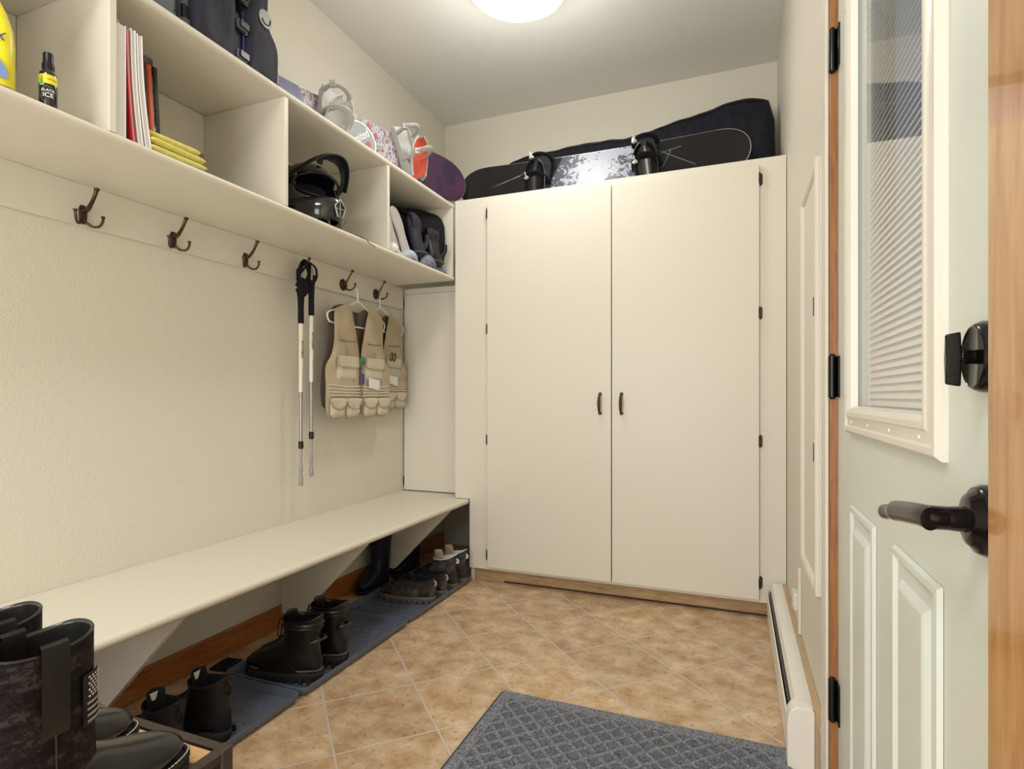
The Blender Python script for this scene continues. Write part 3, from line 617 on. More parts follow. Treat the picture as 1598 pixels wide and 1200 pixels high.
fin.tube([(0.006, 0.05, 0.09), (0.006, HL-0.01, 0.09)], 0.006, 8).build('fins', M['steel'], he, smooth=False)
prof_e = [(0.0395, 0.0), (0.0395, 0.166), (0.034, 0.174), (0.0, 0.1745), (-0.014, 0.168), (-0.024, 0.152), (-0.0275, 0.12), (-0.0275, 0.0)]
MB().prism(prof_e, lambda a, b: (a, 0, b), lambda a, b: (a, 0.055, b)).build('end_cap', M['heater'], he, bevel=0.002, angle=60)

# ================================================================== BUILT-IN WALL CABINET (right wall)
wc = thing('wall_cabinet', 'tall shallow cream cabinet door with raised moulding on the right wall', 'cabinet', (XR, 1.712, 0.485))
MB().box(-0.010, -0.0003, 0, 0.378, 0, 1.178).build('door', M['paint'], wc, smooth=False)
fr = MB(); rect_frame(fr, 0.0, 0.378, 0, 1.178, [(0.0, -0.0095), (0, -0.016), (0.004, -0.019), (0.016, -0.020), (0.024, -0.016), (0.028, -0.0095)])
fr.build('moulding', M['trimwhite'], wc, angle=25)
for z in (0.38, 0.785): MB().tube([(-0.0135, 0.06, z-0.026), (-0.0135, 0.06, z+0.026)], 0.004, 10).box(-0.012, -0.0098, 0.052, 0.068, z-0.03, z+0.03).build('hinge', M['bronze'], wc)
# wall socket cover and cable ducting beyond the heater
so = thing('wall_outlet', 'small cream outlet box on the right wall above the heater', 'outlet', (XR, 2.32, 0.245))
MB().box(-0.022, -0.0003, -0.035, 0.035, 0, 0.06).build('box', M['trimwhite'], so, bevel=0.003)
MB().box(-0.010, -0.0003, -0.075, -0.055, -0.07, 0.165).build('conduit', M['paint'], so, bevel=0.002)

# ================================================================== DOOR MAT
mt = thing('door_mat', 'dark grey waffle-pattern entry mat on the tiles by the door', 'mat', (-0.30, 1.515, 0))
ol = []
for (sx_, sy_) in ((1, 1), (-1, 1), (-1, -1), (1, -1)):
    a0 = {(1, 1): 0, (-1, 1): 90, (-1, -1): 180, (1, -1): 270}[(sx_, sy_)]
    for k in range(5):
        a = R(a0+k*22.5); ol.append((sx_*0.43+0.02*math.cos(a), sy_*0.28+0.02*math.sin(a)))
MB().prism(ol, lambda a, b: (a, b, 0.0005), lambda a, b: (a*0.998, b*0.998, 0.005)).build('rubber_backing', M['matplain'], mt)
pile = [(a*0.985, b*0.98) for a, b in ol]
MB().prism(pile, lambda a, b: (a, b, 0.005), lambda a, b: (a*0.995, b*0.993, 0.0095)).build('carpet_pile', M['carpet'], mt, bevel=0.002)

# ================================================================== BOOT TRAYS
def tray(y0, y1, label):
    t = thing('boot_tray', label, 'tray', (-1.535, (y0+y1)/2, 0), 0, 'plastic boot trays under the bench')
    hx, hy = 0.183, (y1-y0)/2
    def rr(hx, hy, r, z):
        o = []
        for sx_, sy_, a0 in ((1, 1, 0), (-1, 1, 90), (-1, -1, 180), (1, -1, 270)):
            for k in range(6): a = R(a0+k*18); o.append((sx_*(hx-r)+r*math.cos(a), sy_*(hy-r)+r*math.sin(a), z))
        return o
    rings = [rr(hx-0.012, hy-0.012, 0.02, 0.0005), rr(hx-0.008, hy-0.008, 0.022, 0.006), rr(hx, hy, 0.025, 0.026), rr(hx-0.001, hy-0.001, 0.025, 0.030), rr(hx-0.008, hy-0.008, 0.02, 0.030), rr(hx-0.010, hy-0.010, 0.02, 0.026), rr(hx-0.020, hy-0.020, 0.02, 0.006)]
    MB().loft(rings).build('tray_body', M['tray'], t, angle=50)
    st = MB(); nx = 7; ny = int((y1-y0-0.08)/0.046)
    for j in range(ny):
        for i in range(nx):
            st.lathe([(0.015, 0.0058), (0.0145, 0.0074), (0.012, 0.0082), (0.0001, 0.0083)], ((i-(nx-1)/2)*0.045+(0.0225 if j % 2 else 0)-0.01, (j-(ny-1)/2)*0.046, 0), 'z', 14)
    q = st.build('studs', M['tray'], t); q['kind'] = 'stuff'
    return t
tray(0.80, 1.512, 'boot tray nearest the rack, holding the high-top work boots')
tray(1.520, 2.190, 'middle boot tray under the bench, holding the black combat boots')
tray(2.198, 2.842, 'far boot tray beside the cabinet, holding the four hiking shoes')
# small tread pad by the wall
tp = thing('rubber_pad', 'small black ribbed rubber pad by the wall behind the combat boots', 'pad', (-1.79, 1.60, 0), R(8))
MB().box(-0.04, 0.036, -0.045, 0.045, 0.0005, 0.008).build('base', M['black'], tp, bevel=0.002)
q = MB()
for i in range(5):
    for j in range(6): q.box(-0.034+i*0.0145, -0.025+i*0.0145, -0.04+j*0.0145, -0.031+j*0.0145, 0.008, 0.014)
q.build('treads', M['black'], tp, bevel=0.001)

# ================================================================== FOOTWEAR
def ring(z, yb, yf, w, tilt=0, sc=0, ht=0.0, n=32, off=0, a0=0, a1=2*PI, full=True):
    yc = (yb+yf)/2; hl = (yf-yb)/2+off; out = []
    for k in range(n if full else n+1):
        a = a0+(a1-a0)*k/n; ca, sa = math.cos(a), math.sin(a)
        e = 0.82
        y = yc+hl*math.copysign(abs(ca)**e, ca); x = (w+off)*math.copysign(abs(sa)**e, sa)*(1+ht*ca)
        out.append((x, y, z+tilt*ca+sc*math.cos(2*a)))
    return out
def shoe(name, label, cat, loc, rz, up, soler, m, group, topsc=(0, 0), lin=0.05, laces=None, loop=None, heel=False, tongue=None, extra=None, lug=True):
    """up/sole: rings (z, yb, yf, w[, ht]); toe points to local +y"""
    t = thing(name, label, cat, loc, rz, group)
    so = MB().loft([ring(r[0], r[1], r[2], r[3], ht=r[4] if len(r) > 4 else 0.14) for r in soler]).build('sole', m['sole'], t, bevel=0.0015, angle=50)
    if lug:
        lg = MB()
        for k in range(9):
            y = soler[0][1]+0.02+k*(soler[0][2]-soler[0][1]-0.045)/8
            for s in (-1, 1): lg.box(s*soler[1][3]*0.95-0.004, s*soler[1][3]*0.95+0.004, y-0.006, y+0.006, 0.001, soler[-1][0]*0.55)
        lg.build('tread', m['sole'], so, bevel=0.001)
    rings = []
    N = len(up)
    for i, r in enumerate(up):
        f = max(0, (i-(N-3))/2) if i >= N-2 else 0
        rings.append(ring(r[0], r[1], r[2], r[3], tilt=topsc[0]*f, sc=topsc[1]*f, ht=r[4] if len(r) > 4 else (0.14 if r[2] > 0.06 else 0.04)))
    MB().loft(rings, True, False).build('upper', m['upper'], t, sub=1, angle=60)
    r = up[-1]; ins = []
    for dz, o in ((0.0, 0.0005), (0.0035, -0.003), (0.0, -0.007), (-lin*0.5, -0.009), (-lin, -0.010)):
        ins.append(ring(r[0]+dz, r[1], r[2], r[3], tilt=topsc[0]*(1 if dz > -0.01 else 0.5), sc=topsc[1]*(1 if dz > -0.01 else 0.4), ht=0.04, off=o))
    MB().loft(ins, False, True).build('lining', m['lining'], t, sub=1)
    if tongue:
        zt, h, wd = tongue; y = r[2]-0.006
        MB().pillow(smooth_closed([(-wd*0.8, -0.05), (-wd, h*0.6), (-wd*0.6, h), (wd*0.6, h), (wd, h*0.6), (wd*0.8, -0.05)]), lambda a, b, q: (a, y-0.004+q-a*a*26+b*0.12, r[0]+b), 0.005).build('tongue', m.get('tongue', m['lining']), t)
    if laces:
        lc = MB(); pts = []
        for i, (z, yf, w_) in enumerate(laces):
            s = 1
            lc.tube(smooth_open([(-w_, yf-0.014, z), (-w_*0.4, yf+0.003, z+0.003), (w_*0.4, yf+0.003, z+0.003), (w_, yf-0.014, z)]), 0.0022, 6)
            if i: z0, y0, w0 = laces[i-1]; lc.tube([(-w0, y0-0.010, z0), (0, (yf+y0)/2+0.004, (z+z0)/2+0.004), (w_, yf-0.010, z)], 0.0022, 6)
        if heel:  # loose bow hanging forward
            z, yf, w_ = laces[-1]
            lc.tube(smooth_open([(0, yf+0.002, z+0.005), (0.02, yf+0.035, z-0.008), (0.02, yf+0.045, z-0.05), (0.008, yf+0.03, z-0.075), (0.0, yf+0.02, z-0.06), (-0.002, yf+0.01, z-0.01)]), 0.0025, 6)
        lc.build('laces', m.get('lace', M['black']), t)
    if loop:
        z, h = loop; yb = r[1]
        MB().tube(smooth_open([(0, yb+0.004, z-h*0.5), (0, yb-0.005, z-h*0.2), (0, yb-0.006, z+h*0.4), (0, yb+0.003, z+h*0.8)]), 0.0018, 8, flat=0.006, up=(1, 0, 0)).build('heel_loop', m.get('loop', m['upper']), t)
    if m.get('cap'):
        def zr(z):
            for q0, q1 in zip(up, up[1:]):
                if q0[0] <= z <= q1[0]:
                    f = (z-q0[0])/(q1[0]-q0[0]); return [q0[j]+(q1[j]-q0[j])*f for j in range(1, 4)]
            return up[0][1:4]
        for nm_, aa, zz_ in (('toe_cap', (-48, 48), (0.032, 0.04, 0.05, 0.058)), ('heel_counter', (140, 220), (0.032, 0.045, 0.06, 0.075, 0.085)), ('side_overlay', (62, 118), (0.034, 0.045, 0.058, 0.07)), ('side_overlay', (242, 298), (0.034, 0.045, 0.058, 0.07))):
            rg_ = [ring(z_, *zr(z_), ht=0.14, n=14, off=0.0022, a0=R(aa[0]+(4 if i_ else 0)), a1=R(aa[1]-(4 if i_ else 0)), full=False) for i_, z_ in enumerate(zz_)]
            MB().loft(rg_, False, False, closed=False).build(nm_, m['cap'], t)
    if extra: extra(t)
    return t
SOLE = [(0.0, -0.140, 0.145, 0.043), (0.010, -0.147, 0.154, 0.049), (0.028, -0.149, 0.155, 0.050), (0.034, -0.146, 0.150, 0.047)]
HI = [(0.030, -0.143, 0.147, 0.0455), (0.052, -0.145, 0.146, 0.0470), (0.070, -0.144, 0.134, 0.0465), (0.084, -0.142, 0.108, 0.044), (0.097, -0.139, 0.072, 0.041), (0.112, -0.136, 0.034, 0.0395), (0.132, -0.134, 0.004, 0.039), (0.155, -0.137, -0.012, 0.041), (0.178, -0.141, -0.012, 0.043), (0.192, -0.144, -0.010, 0.045)]
LO = [(0.026, -0.143, 0.147, 0.0455), (0.048, -0.146, 0.146, 0.0475), (0.066, -0.145, 0.132, 0.046), (0.080, -0.142, 0.100, 0.043), (0.092, -0.139, 0.058, 0.040), (0.102, -0.138, 0.020, 0.038), (0.110, -0.142, 0.004, 0.040)]
LSOLE = [(0.0, -0.140, 0.145, 0.043), (0.010, -0.149, 0.154, 0.050), (0.024, -0.150, 0.155, 0.051), (0.030, -0.146, 0.151, 0.048)]
LHI = [(0.090, 0.090, 0.018), (0.102, 0.062, 0.018), (0.116, 0.032, 0.018), (0.134, 0.006, 0.018), (0.156, -0.008, 0.02), (0.174, -0.008, 0.02)]
TZ = 0.0083
WALLWARD = R(90)   # toe towards -x
# high-top work boots on the near tray
m1 = dict(cap=M['blackmatte'], sole=M['rubbersole'], upper=M['leather'], lining=M['blackmatte'], loop=M['black'])
def size_tag(r_, z_):
    def f(t): MB().box(-0.012, 0.012, r_-0.0165, r_-0.0155, z_, z_+0.022).build('size_label', M['label'], t)
    return f
wb = [(z*0.9, a, b, c) for z, a, b, c in HI]
tt = (0.170, 0.022, 0.026)
shoe('work_boot', 'black high-top work boot at the front of the near tray, right-hand one of its pair', 'boot', (-1.530, 1.235, TZ), WALLWARD+R(4), wb, SOLE, m1, 'black high-top work boots', (-0.010, 0.008), 0.06, [(a*0.9, b, c) for a, b, c in LHI], (0.150, 0.03), tongue=tt, extra=size_tag(-0.010, 0.165))
shoe('work_boot', 'black high-top work boot between the brown slip-on and its partner, half hidden by the rack', 'boot', (-1.535, 1.108, TZ), WALLWARD-R(6), wb, SOLE, m1, 'black high-top work boots', (-0.010, 0.008), 0.06, [(a*0.9, b, c) for a, b, c in LHI], (0.150, 0.03), tongue=tt, extra=size_tag(-0.010, 0.165))
# brown slip-on shoe
m2 = dict(sole=M['rubbersole'], upper=M['brownleather'], lining=M['darkbrown'], loop=M['tan'])
shoe('slip_on_shoe', 'brown leather slip-on shoe behind the rack rail', 'shoe', (-1.545, 0.985, TZ), WALLWARD, [(z*1.12, a, b, c) for z, a, b, c in LO], LSOLE, m2, None, (-0.008, 0.006), 0.05, loop=(0.085, 0.02), extra=lambda t: MB().box(-0.012, 0.012, -0.026, -0.025, 0.085, 0.105).build('size_label', M['label'], t))
# combat boots in the middle tray
m3 = dict(cap=M['leather'], sole=M['rubbersole'], upper=M['leatherdark'], lining=M['leatherdark'], lace=M['black'], loop=M['blackgloss'])
CB = [(z*1.06, a*1.0, b, c*1.05) for z, a, b, c in HI[:-1]]+[(0.210, -0.146, -0.006, 0.050), (0.222, -0.148, -0.004, 0.052)]
LC = [(a*1.06, b, c) for a, b, c in LHI]+[(0.203, -0.002, 0.022)]
def welt(t):
    MB().loft([ring(0.038, -0.149, 0.15, 0.0495, ht=0.14), ring(0.042, -0.1495, 0.15, 0.0502, ht=0.14), ring(0.044, -0.146, 0.147, 0.0475, ht=0.14)], False, False).build('welt', M['greysole'], t)
    MB().tube(smooth_open([(-0.030, -0.122, 0.140), (-0.02, -0.150, 0.150), (0, -0.160, 0.153), (0.02, -0.150, 0.150), (0.030, -0.122, 0.140)]), 0.006, 8, flat=0.004).build('heel_bumper', M['blackgloss'], t)
    MB().loft([ring(z, -0.1455+0.002*math.sin(i*1.5), -0.006, 0.0505, ht=0.04, off=0.001+0.0025*(i % 2)) for i, z in enumerate((0.185, 0.191, 0.197, 0.203, 0.209, 0.215))], False, False).build('padded_collar', M['leatherdark'], t)
shoe('combat_boot', 'black lace-up combat boot, nearer of the pair in the middle tray', 'boot', (-1.520, 1.612, TZ), WALLWARD+R(10), CB, SOLE, m3, 'black lace-up combat boots', (-0.004, 0.006), 0.09, LC, None, heel=True, tongue=(0.21, 0.018, 0.028), extra=welt)
shoe('combat_boot', 'black lace-up combat boot, farther of the pair, towards the open tray end', 'boot', (-1.520, 1.760, TZ), WALLWARD+R(4), CB, SOLE, m3, 'black lace-up combat boots', (-0.004, 0.006), 0.09, LC, None, heel=True, tongue=(0.21, 0.018, 0.028), extra=welt)
# low hiking shoes and higher pale-lined hikers in the far tray
m4 = dict(cap=M['greygear'], sole=M['greysole'], upper=M['darkbrown'], lining=M['blackmatte'], loop=M['grey'], lace=M['blackmatte'])
LL = [(0.086, 0.088, 0.016), (0.094, 0.062, 0.016), (0.102, 0.034, 0.016), (0.109, 0.012, 0.016)]
shoe('hiking_shoe', 'low dark brown hiking shoe with a grey sole, nearest in the far tray', 'shoe', (-1.520, 2.445, TZ), WALLWARD+R(6), LO, LSOLE, m4, 'low dark hiking shoes', (-0.006, 0.004), 0.05, LL, (0.088, 0.02), tongue=(0.1, 0.022, 0.024))
shoe('hiking_shoe', 'low dark brown hiking shoe, second in the far tray, partly behind its partner', 'shoe', (-1.510, 2.555, TZ), WALLWARD+R(2), LO, LSOLE, m4, 'low dark hiking shoes', (-0.006, 0.004), 0.05, LL, (0.088, 0.02), tongue=(0.1, 0.022, 0.024))
m5 = dict(cap=M['darkbrown'], sole=M['greysole'], upper=M['greygear'], lining=M['whitelining'], tongue=M['tonguepink'], loop=M['whitelining'], lace=M['blackmatte'])
MI = [(z*0.86, a, b, c) for z, a, b, c in HI]
LM = [(a*0.86, b, c) for a, b, c in LHI]
shoe('hiking_boot', 'worn grey hiking boot with pale lining, third in the far tray', 'boot', (-1.505, 2.660, TZ), WALLWARD+R(3), MI, SOLE, m5, 'grey hiking boots with pale lining', (-0.012, 0.006), 0.06, LM, (0.145, 0.016), tongue=(0.17, 0.030, 0.032))
shoe('hiking_boot', 'worn grey hiking boot with pale lining, farthest, against the cabinet side', 'boot', (-1.500, 2.768, TZ), WALLWARD+R(0), MI, SOLE, m5, 'grey hiking boots with pale lining', (-0.012, 0.006), 0.06, LM, (0.145, 0.016), tongue=(0.17, 0.030, 0.032))
# navy rubber boots behind the trays
m6 = dict(sole=M['navyrubber'], upper=M['navyrubber'], lining=M['blackgap'])
RB = [(0.020, -0.125, 0.135, 0.045), (0.045, -0.125, 0.130, 0.046), (0.065, -0.123, 0.105, 0.044), (0.085, -0.120, 0.060, 0.042), (0.105, -0.118, 0.015, 0.042), (0.135, -0.118, -0.002, 0.044), (0.20, -0.122, 0.004, 0.048), (0.28, -0.128, 0.012, 0.054), (0.335, -0.130, 0.014, 0.056), (0.345, -0.130, 0.014, 0.056)]
RS = [(0.0, -0.120, 0.130, 0.042), (0.008, -0.128, 0.138, 0.047), (0.022, -0.128, 0.138, 0.047)]
shoe('rubber_boot', 'navy rubber boot standing by the wall between the second and third bench brackets', 'boot', (-1.794, 2.545, 0.0), R(180), RB, RS, m6, 'navy rubber boots', (0, 0), 0.1, lug=False)
shoe('rubber_boot', 'navy rubber boot behind the last bench bracket, deep in shadow', 'boot', (-1.784, 2.853, 0.0), R(180), RB, RS, m6, 'navy rubber boots', (0, 0), 0.1, lug=False)

# ================================================================== BOOT RACK AND WESTERN BOOTS
ZR = 0.34
rk = thing('shoe_rack', 'two-tier shoe rack with dark frame and honey wood slats', 'rack', (-1.13, 0.40, 0))
RX0, RX1, RY0, RY1 = -0.235, 0.215, -0.36, 0.43
fr = MB()
for z in (ZR-0.022, 0.10):
    fr.box(RX0, RX1, RY1-0.022, RY1, z, z+0.022).box(RX0, RX1, RY0, RY0+0.022, z, z+0.022)
    fr.box(RX1-0.022, RX1, RY0+0.022, RY1-0.022, z, z+0.022).box(RX0, RX0+0.022, RY0+0.022, RY1-0.022, z, z+0.022)
fr.build('frame', M['rackdark'], rk, bevel=0.003)
for x in (RX0, RX1-0.03):
    for y in (RY0, RY1-0.03):
        MB().box(x+(0.006 if x > 0 else -0.002), x+(0.032 if x > 0 else 0.022), y+(0.006 if y > 0 else -0.002), y+(0.032 if y > 0 else 0.022), 0, ZR+0.001).build('leg', M['rackdark'], rk, bevel=0.003)
MB().box(RX1-0.045, RX1+0.006, RY1-0.10, RY1-0.07, ZR-0.024, ZR+0.004).build('clamp', M['rackdark'], rk, bevel=0.004)
for z in (ZR-0.016, 0.106):
    y = RY1-0.024-0.058
    while y > RY0+0.02:
        MB().box(RX0+0.022, RX1-0.022, y, y+0.056, z, z+0.014).build('slat', M['slatwood'], rk, bevel=0.002); y -= 0.098
TOP = ZR-0.002+0.0003
def western(name, label, loc, rz, camo, flag):
    t = thing(name, label, 'boot', loc, rz, 'black western boots on the rack')
    so = MB().loft([ring(0.018, -0.160, 0.150, 0.042, ht=0.12), ring(0.024, -0.166, 0.158, 0.048, ht=0.12), ring(0.032, -0.166, 0.158, 0.048, ht=0.12)])
    so.loft([ring(0.0, -0.165, 0.156, 0.046, ht=0.12), ring(0.018, -0.166, 0.157, 0.047, ht=0.12)]); so.build('sole', M['rubbersole'], t, bevel=0.001)
    wl = MB().loft([ring(0.032, -0.164, 0.157, 0.047, ht=0.12), ring(0.036, -0.164, 0.157, 0.047, ht=0.12), ring(0.0362, -0.160, 0.149, 0.043, ht=0.12)], False, False).build('welt', M['rubbersole'], t)
    st = MB(); rg = ring(0.0368, -0.161, 0.1545, 0.0455, ht=0.12, n=84)
    for k in range(0, 84):
        if rg[k][1] > -0.04: a, b = Vector(rg[k]), Vector(rg[(k+1) % 84]); st.tube([a.lerp(b, 0.15), a.lerp(b, 0.8)], 0.0011, 5)
    st.build('stitching', M['label'], wl)
    vr = [(0.034, -0.160, 0.150, 0.0445), (0.052, -0.162, 0.148, 0.0465), (0.070, -0.162, 0.136, 0.0455), (0.084, -0.160, 0.112, 0.043), (0.096, -0.158, 0.078, 0.041), (0.108, -0.156, 0.040, 0.041), (0.120, -0.155, 0.012, 0.042), (0.134, -0.154, -0.012, 0.043)]
    MB().loft([ring(*r, ht=0.13 if r[2] > 0.05 else 0.04) for r in vr], True, True).build('vamp', M['smooth'], t, sub=1, angle=60)
    def sr(z):
        f = min(1, max(0, (z-0.11)/0.25)); return (-0.160-0.008*f, -0.008-0.016*f, 0.045+0.008*f)
    zs = [0.100, 0.115, 0.14, 0.17, 0.205, 0.24, 0.28, 0.310, 0.322]
    def shr(z, off=0, **k):
        f = min(1, max(0, (z-0.11)/0.25)); yb, yf, w_ = sr(z); return ring(z, yb, yf+0.010*f*f, w_, sc=0.007*max(0, (z-0.25)/0.09), off=off, ht=0.02, **k)
    sh_ = MB().loft([shr(z) for z in zs], False, False).build('shaft', camo, t, sub=1)
    MB().loft([shr(0.322, 0.0005), shr(0.326, -0.001), shr(0.324, -0.005), shr(0.30, -0.006), shr(0.2, -0.008)], False, True).build('lining', M['smooth'], t, sub=1)
    # pull straps on both sides, over the rim
    for s, ac in ((1, R(90)), (-1, R(270))):
        o = []; hw = R(9.5)
        for z, of in ((0.195, 0.001), (0.200, 0.0035), (0.24, 0.004), (0.30, 0.004), (0.324, 0.0045), (0.333, 0.003), (0.337, -0.002), (0.333, -0.008), (0.322, -0.010), (0.25, -0.010)):
            zz = min(z, 0.322); q = shr(zz, of, n=6, a0=ac-hw, a1=ac+hw, full=False); o.append([(p[0], p[1], p[2]+(z-zz)) for p in q])
        MB().loft(o, False, False, closed=False).build('pull_strap', M['leatherdark'], t)
    # side seam
    for ac in (R(90), R(270)):
        MB().tube([shr(z, 0.001, n=2, a0=ac-0.02, a1=ac+0.02, full=False)[1] for z in (0.12, 0.15, 0.18, 0.21)], 0.0014, 6).build('side_seam', M['smooth'], sh_)
    if flag:
        aa0, aa1 = R(66), R(26)
        def pt(u, v, of): # u 0..1 round the shaft, v 0..1 up
            return shr(0.185+0.080*v, of, n=1, a0=aa0+(aa1-aa0)*u, a1=aa0+(aa1-aa0)*u, full=False)[0]
        def patch(u0, u1, v0, v1, of, nu=5, nv=5):
            mb = MB(); vs = [pt(u0+(u1-u0)*i/nu, v0+(v1-v0)*j/nv, of) for j in range(nv+1) for i in range(nu+1)]
            mb.add(vs, [(j*(nu+1)+i, j*(nu+1)+i+1, (j+1)*(nu+1)+i+1, (j+1)*(nu+1)+i) for j in range(nv) for i in range(nu)]); return mb
        fp = patch(0, 1, 0, 1, 0.0035).build('flag_patch', M['black'], t)
        stp = MB()
        for k in range(4):
            q = patch(0.12, 0.9, 0.06+k*0.115, 0.11+k*0.115, 0.0048, 5, 1); stp.add(q.v, q.f)
        stp.build('stripes', M['grey'], fp)
        dots = MB(); rnd = random.Random(4)
        for j in range(7):
            for i in range(5):
                u = 0.16+i*0.16+(0.08 if j % 2 else 0); v = 0.54+j*0.062
                if u > 0.9: continue
                q = patch(u, u+0.085, v, v+0.034, 0.0052, 1, 1); dots.add(q.v, q.f)
        dots.build('stars', M['white'], fp)
    return t
western('western_boot', 'black western boot with digital camo shaft and a flag patch, nearest on the rack', (-0.955, 0.604, TOP), R(0), M['camo'], True)
western('western_boot', 'black western boot behind the camo one with the flag, middle of the rack', (-1.116, 0.622, TOP), R(0), M['camo'], False)
m7 = dict(sole=M['greysole'], upper=M['tan'], lining=M['darkbrown'], lace=M['label'])
shoe('leather_shoe', 'tan leather shoe with a grey sole, leftmost on the rack', 'shoe', (-1.240, 0.640, TOP), R(-2), LO, LSOLE, m7, None, (-0.006, 0.004), 0.05, LL, None, tongue=(0.1, 0.02, 0.024),
     extra=lambda t: MB().loft([ring(0.033, -0.149, 0.154, 0.0495, ht=0.14), ring(0.036, -0.149, 0.153, 0.0495, ht=0.14)], False, False).build('welt', M['label'], t))
# black storage box under the top tier
bx = thing('storage_box', 'black ridged box on the lower tier of the shoe rack', 'box', (-1.03, 0.62, 0.1205))
MB().box(-0.10, 0.08, -0.12, 0.12, 0, 0.10).build('body', M['black'], bx, bevel=0.006)
q = MB()
for k in range(8): q.box(-0.095, 0.075, -0.11+k*0.028, -0.102+k*0.028, 0.10, 0.105)
q.build('ridges', M['grey'], bx)

# ================================================================== TREKKING POLES
def pole(label, y, ztop, zbot, grip, x, lab_flip):
    t = thing('trekking_pole', label, 'trekking pole', (x, y, zbot), 0, 'ivory trekking poles hung on the fourth hook')
    Lh = ztop-zbot
    MB().tube([(0, 0, Lh*0.47), (0, 0, Lh-grip)], 0.0095, 14).build('upper_shaft', M['polecream'], t)
    MB().tube([(0, 0, Lh*0.20), (0, 0, Lh*0.47)], 0.0080, 14).build('middle_shaft', M['aluminium'], t)
    MB().lathe([(0.0085, Lh*0.20-0.012), (0.0112, Lh*0.20-0.01), (0.0112, Lh*0.20+0.018), (0.0088, Lh*0.20+0.022)], (0, 0, 0), 'z', 14).build('twist_lock', M['black'], t)
    MB().tube([(0, 0, 0.08), (0, 0, Lh*0.20-0.01)], 0.0058, 12).build('lower_shaft', M['aluminium'], t)
    MB().lathe([(0.0001, 0.0), (0.009, 0.002), (0.0105, 0.012), (0.0095, 0.040), (0.0062, 0.046), (0.0062, 0.060), (0.0082, 0.064), (0.0082, 0.085), (0.0062, 0.09), (0.0062, 0.10)], (0, 0, 0), 'z', 14).build('tip', M['grey'], t)
    MB().lathe([(0.0095, Lh-grip-0.002), (0.013, Lh-grip+0.003), (0.0125, Lh-grip*0.6), (0.0140, Lh-grip*0.4), (0.0145, Lh-0.05), (0.018, Lh-0.03), (0.0185, Lh-0.012), (0.012, Lh)], (0, 0, 0), 'z', 16).build('grip', M['blackmatte'], t)
    q = Lh-grip-0.04
    text('FIYYOEN', 0.019, M['ink'], t, (0.0098, -0.002, q-0.075), (R(90), R(90), R(90)), shear=0.25)
    MB().box(0.0091, 0.0099, -0.0015, 0.0, q-0.30, q-0.16).build('print_line', M['ink'], t)
    return t
def strap(t, pts, wd, m_, name='strap'):
    MB().tube(smooth_open(pts), 0.0012, 8, flat=wd, up=(1, 0, 0)).build(name, m_, t)
pa = pole('left trekking pole, black grip and ivory shaft, hanging lower', 2.005, 1.512, 0.622, 0.165, -1.800, False)
pb = pole('right trekking pole, black grip and ivory shaft, hanging beside its partner', 2.068, 1.575, 0.655, 0.185, -1.797, False)
def px(t, p): return tuple(p[i]-t.location[i] for i in range(3))
strap(pa, [px(pa, q) for q in ((-1.800, 2.00, 1.50), (-1.796, 1.985, 1.545), (-1.80, 2.005, 1.600), (-1.812, 2.045, 1.628), (-1.80, 2.07, 1.60), (-1.795, 2.045, 1.55), (-1.795, 2.01, 1.50))], 0.013, M['blackmatte'])
strap(pa, [px(pa, q) for q in ((-1.79, 1.975, 1.50), (-1.785, 1.99, 1.530), (-1.785, 2.02, 1.518), (-1.79, 2.03, 1.50), (-1.79, 2.0, 1.475), (-1.79, 1.975, 1.50))], 0.018, M['blackmatte'], 'strap_loop')
strap(pb, [px(pb, q) for q in ((-1.797, 2.062, 1.56), (-1.788, 2.04, 1.59), (-1.79, 2.03, 1.615), (-1.81, 2.052, 1.634), (-1.79, 2.085, 1.612), (-1.788, 2.092, 1.575), (-1.79, 2.075, 1.545))], 0.015, M['blackmatte'])
strap(pb, [px(pb, q) for q in ((-1.778, 2.052, 1.612), (-1.774, 2.046, 1.58), (-1.774, 2.044, 1.545))], 0.006, M['grey'], 'strap_stripe')

